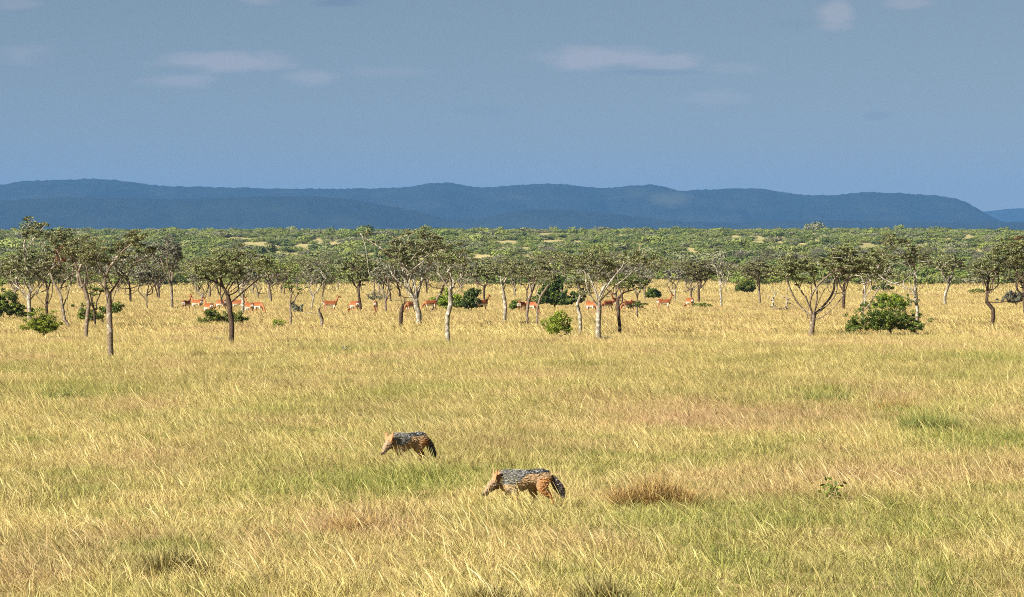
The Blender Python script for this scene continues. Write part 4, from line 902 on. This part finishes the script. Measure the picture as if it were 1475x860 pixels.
def impala_lofts(pose):
    B = [[(-.50, 0, .80, .05, .07), (-.44, 0, .80, .12, .15), (-.30, 0, .78, .145, .18), (-.10, 0, .745, .15, .18), (.12, 0, .73, .15, .20), (.28, 0, .75, .13, .19), (.38, 0, .79, .08, .13)]]
    if pose == 'alert': nk = [(.26, 0, .80, .09, .14), (.38, 0, .92, .065, .10), (.47, 0, 1.07, .05, .07), (.52, 0, 1.20, .045, .055)]; hd = [(.49, 0, 1.22, .045, .05), (.54, 0, 1.235, .06, .06), (.62, 0, 1.20, .048, .048), (.70, 0, 1.155, .032, .032), (.75, 0, 1.13, .024, .024)]; ex, ez = .50, 1.27
    elif pose == 'graze': nk = [(.26, 0, .78, .09, .14), (.42, 0, .70, .065, .09), (.56, 0, .50, .05, .065), (.64, 0, .34, .045, .05)]; hd = [(.62, 0, .36, .045, .05), (.67, 0, .30, .06, .055), (.70, 0, .22, .048, .045), (.72, 0, .13, .03, .03), (.725, 0, .08, .024, .024)]; ex, ez = .60, .37
    else: nk = [(.26, 0, .80, .09, .14), (.40, 0, .84, .065, .10), (.54, 0, .90, .05, .07), (.62, 0, .97, .045, .055)]; hd = [(.59, 0, .98, .045, .05), (.65, 0, .98, .06, .055), (.73, 0, .94, .046, .046), (.81, 0, .88, .03, .03), (.85, 0, .85, .024, .024)]; ex, ez = .60, 1.03
    B += [nk, hd]
    for sy in (-1, 1):
        B.append([(ex, sy * .04, ez, .035, .02), (ex - .04, sy * .11, ez + .05, .032, .018), (ex - .07, sy * .16, ez + .085, .012, .012)])
        fx = .06 * sy; B.append([(.27, sy * .08, .74, .06, .11), (.26, sy * .095, .60, .045, .06), (.25 + fx * .5, sy * .09, .42, .028, .032), (.26 + fx, sy * .085, .24, .02, .022), (.26 + fx, sy * .085, .07, .017, .018), (.285 + fx, sy * .085, .02, .022, .02)])
        hx_ = -.08 * sy; B.append([(-.36, sy * .07, .80, .07, .14), (-.34, sy * .095, .64, .06, .10), (-.32 + hx_ * .4, sy * .09, .50, .036, .05), (-.42 + hx_ * .8, sy * .085, .36, .023, .028), (-.40 + hx_, sy * .085, .18, .018, .02), (-.39 + hx_, sy * .085, .06, .017, .018), (-.365 + hx_, sy * .085, .02, .022, .02)])
    B.append([(-.50, 0, .85, .025, .02), (-.55, 0, .76, .022, .02), (-.57, 0, .62, .02, .02), (-.57, 0, .54, .012, .012)])
    return B
def impala_paint(V, pose):
    x, y, z = V[:, 0], V[:, 1], V[:, 2]; n = len(V); c = np.tile(np.array([.28, .105, .036]), (n, 1))
    c = mixc(c, sstep(.74, .82, z) * (x < .33), (.20, .055, .016))
    c = mixc(c, sstep(.69, .63, z) * (x < .30) * (x > -.34) * (z > .48) * (np.abs(y) < .15), (.66, .6, .5))
    c = mixc(c, sstep(.50, .40, z) * (x < .5), (.36, .2, .1))
    rump = (x < -.44) & (z < .82) & (z > .45); c = mixc(c, rump * 1.0, (.62, .56, .48))
    stripe = (x < -.40) & (np.abs(np.abs(y) - .075) < .016) & (z > .5); c = mixc(c, stripe * 1.0, (.04, .03, .03))
    if pose == 'alert': th = (x > .40) & (z < 1.15) & (x > .46)
    c = mixc(c, (x > .3) * .35, (.28, .14, .07))
    tail = x < -.525; c = mixc(c, tail * (np.abs(y) < .008) * 1.0, (.05, .04, .04))
    return c
IM = {}
for pz in ('alert', 'graze', 'level'):
    me = fuse('body', impala_lofts(pz), .021, 4); set_col(me, impala_paint(verts(me), pz)); me.materials.append(M_COAT_I); IM[pz] = me
M_HORN = NT('dark_horn').surface((.05, .04, .03), rough=.5)
def horn_mesh(sy, ex, ez):
    v, f = loft(smooth_path([(ex + .02, sy * .03, ez, .017, .017), (ex - .04, sy * .08, ez + .13, .015, .015), (ex - .14, sy * .13, ez + .25, .013, .013), (ex - .15, sy * .12, ez + .40, .010, .010), (ex - .10, sy * .10, ez + .52, .004, .004)]), 8)
    me = bpy.data.meshes.new('horn'); me.from_pydata(v.tolist(), [], f); me.materials.append(M_HORN); return me
GI = 'herd of reddish antelopes grazing among the trees'
#  centre px, feet py, pose, heading deg (0 = faces right, 180 = left, 90 = away), horns, label
herd = [
 (269, 452, 'alert', 65, 0, 'shaded antelope at the far left end of the herd, seen from behind'),
 (283, 450, 'alert', 145, 0, 'shaded antelope with raised head facing left, second from the left end'),
 (300, 458, 'alert', 125, 1, 'dark antelope with its head up in the shade of the lone round tree'),
 (318, 451, 'graze', 140, 0, 'dark antelope with its head down behind the low green bush'),
 (342, 451, 'graze', 175, 0, 'antelope showing a white belly between the dark and the pale trunk'),
 (359, 458, 'alert', 122, 1, 'horned male antelope with head raised right of the pale lichen trunk'),
 (373, 455, 'graze', -50, 0, 'antelope grazing to the right at the open side of the left group'),
 (476, 453, 'alert', 8, 0, 'hornless antelope standing side on looking right behind the leaning dead stump'),
 (510, 455, 'graze', 125, 0, 'antelope with striped white rump under the dense olive tree'),
 (541, 455, 'graze', 92, 0, 'antelope seen squarely from behind, alone under a grey twiggy bush'),
 (592, 456, 'graze', 222, 0, 'antelope with arched back grazing just left of the pale-limbed tree trunk'),
 (619, 453, 'graze', 205, 0, 'antelope with white belly grazing between the pale trunk and lime bush'),
 (695, 451, 'alert', 35, 0, 'antelope looking up right of the dark green bush'),
 (752, 456, 'graze', 65, 0, 'antelope showing its pale rump beside the small round green bush'),
 (766, 456, 'graze', -45, 0, 'antelope seen between the two slender curving trunks'),
 (852, 455, 'graze', -50, 0, 'antelope sloping head down just left of the centre right trunk'),
 (874, 453, 'graze', 225, 0, 'antelope between the centre right trunk and the black trunk'),
 (886, 446, 'alert', 240, 0, 'antelope with its head up behind the black-trunked tree'),
 (904, 453, 'graze', 215, 0, 'antelope half covered by the dark low side branch'),
 (916, 453, 'level', 240, 0, 'antelope at the right end of the dark side branch'),
 (957, 451, 'alert', 6, 1, 'antelope in the open with raised head looking right, white belly'),
 (993, 448, 'graze', 118, 0, 'last antelope on the right, grazing over a low green bush'),
]
for (px, py, pz, hd, horns, lab) in herd:
    x, y, s = at(px, py); root = empty('antelope', (x, y, gzf(x, y)), lab, 'antelope', GI, rz=R(hd)); k = 1.0; root.scale = (k, k, k)
    obj('body', IM[pz], root)
    if horns:
        for sy in (-1, 1): obj('horn', horn_mesh(sy, .53, 1.26), root)
print('animals', time.time() - T0)

# ------------------------------------------------------------------ render settings
vs = scene.view_settings; vs.view_transform = 'Standard'; vs.look = 'None'; vs.exposure = 1.46; vs.gamma = 1; vs.use_curve_mapping = False
scene.render.engine = 'CYCLES'; cy = scene.cycles
cy.filter_width = 1.0; cy.max_bounces = 5; cy.diffuse_bounces = 2; cy.glossy_bounces = 1; cy.transmission_bounces = 3; cy.volume_bounces = 0; cy.transparent_max_bounces = 4
cy.use_denoising = False; cy.use_adaptive_sampling = False; cy.caustics_reflective = False; cy.caustics_refractive = False
scene.render.use_persistent_data = False
print('done', time.time() - T0)
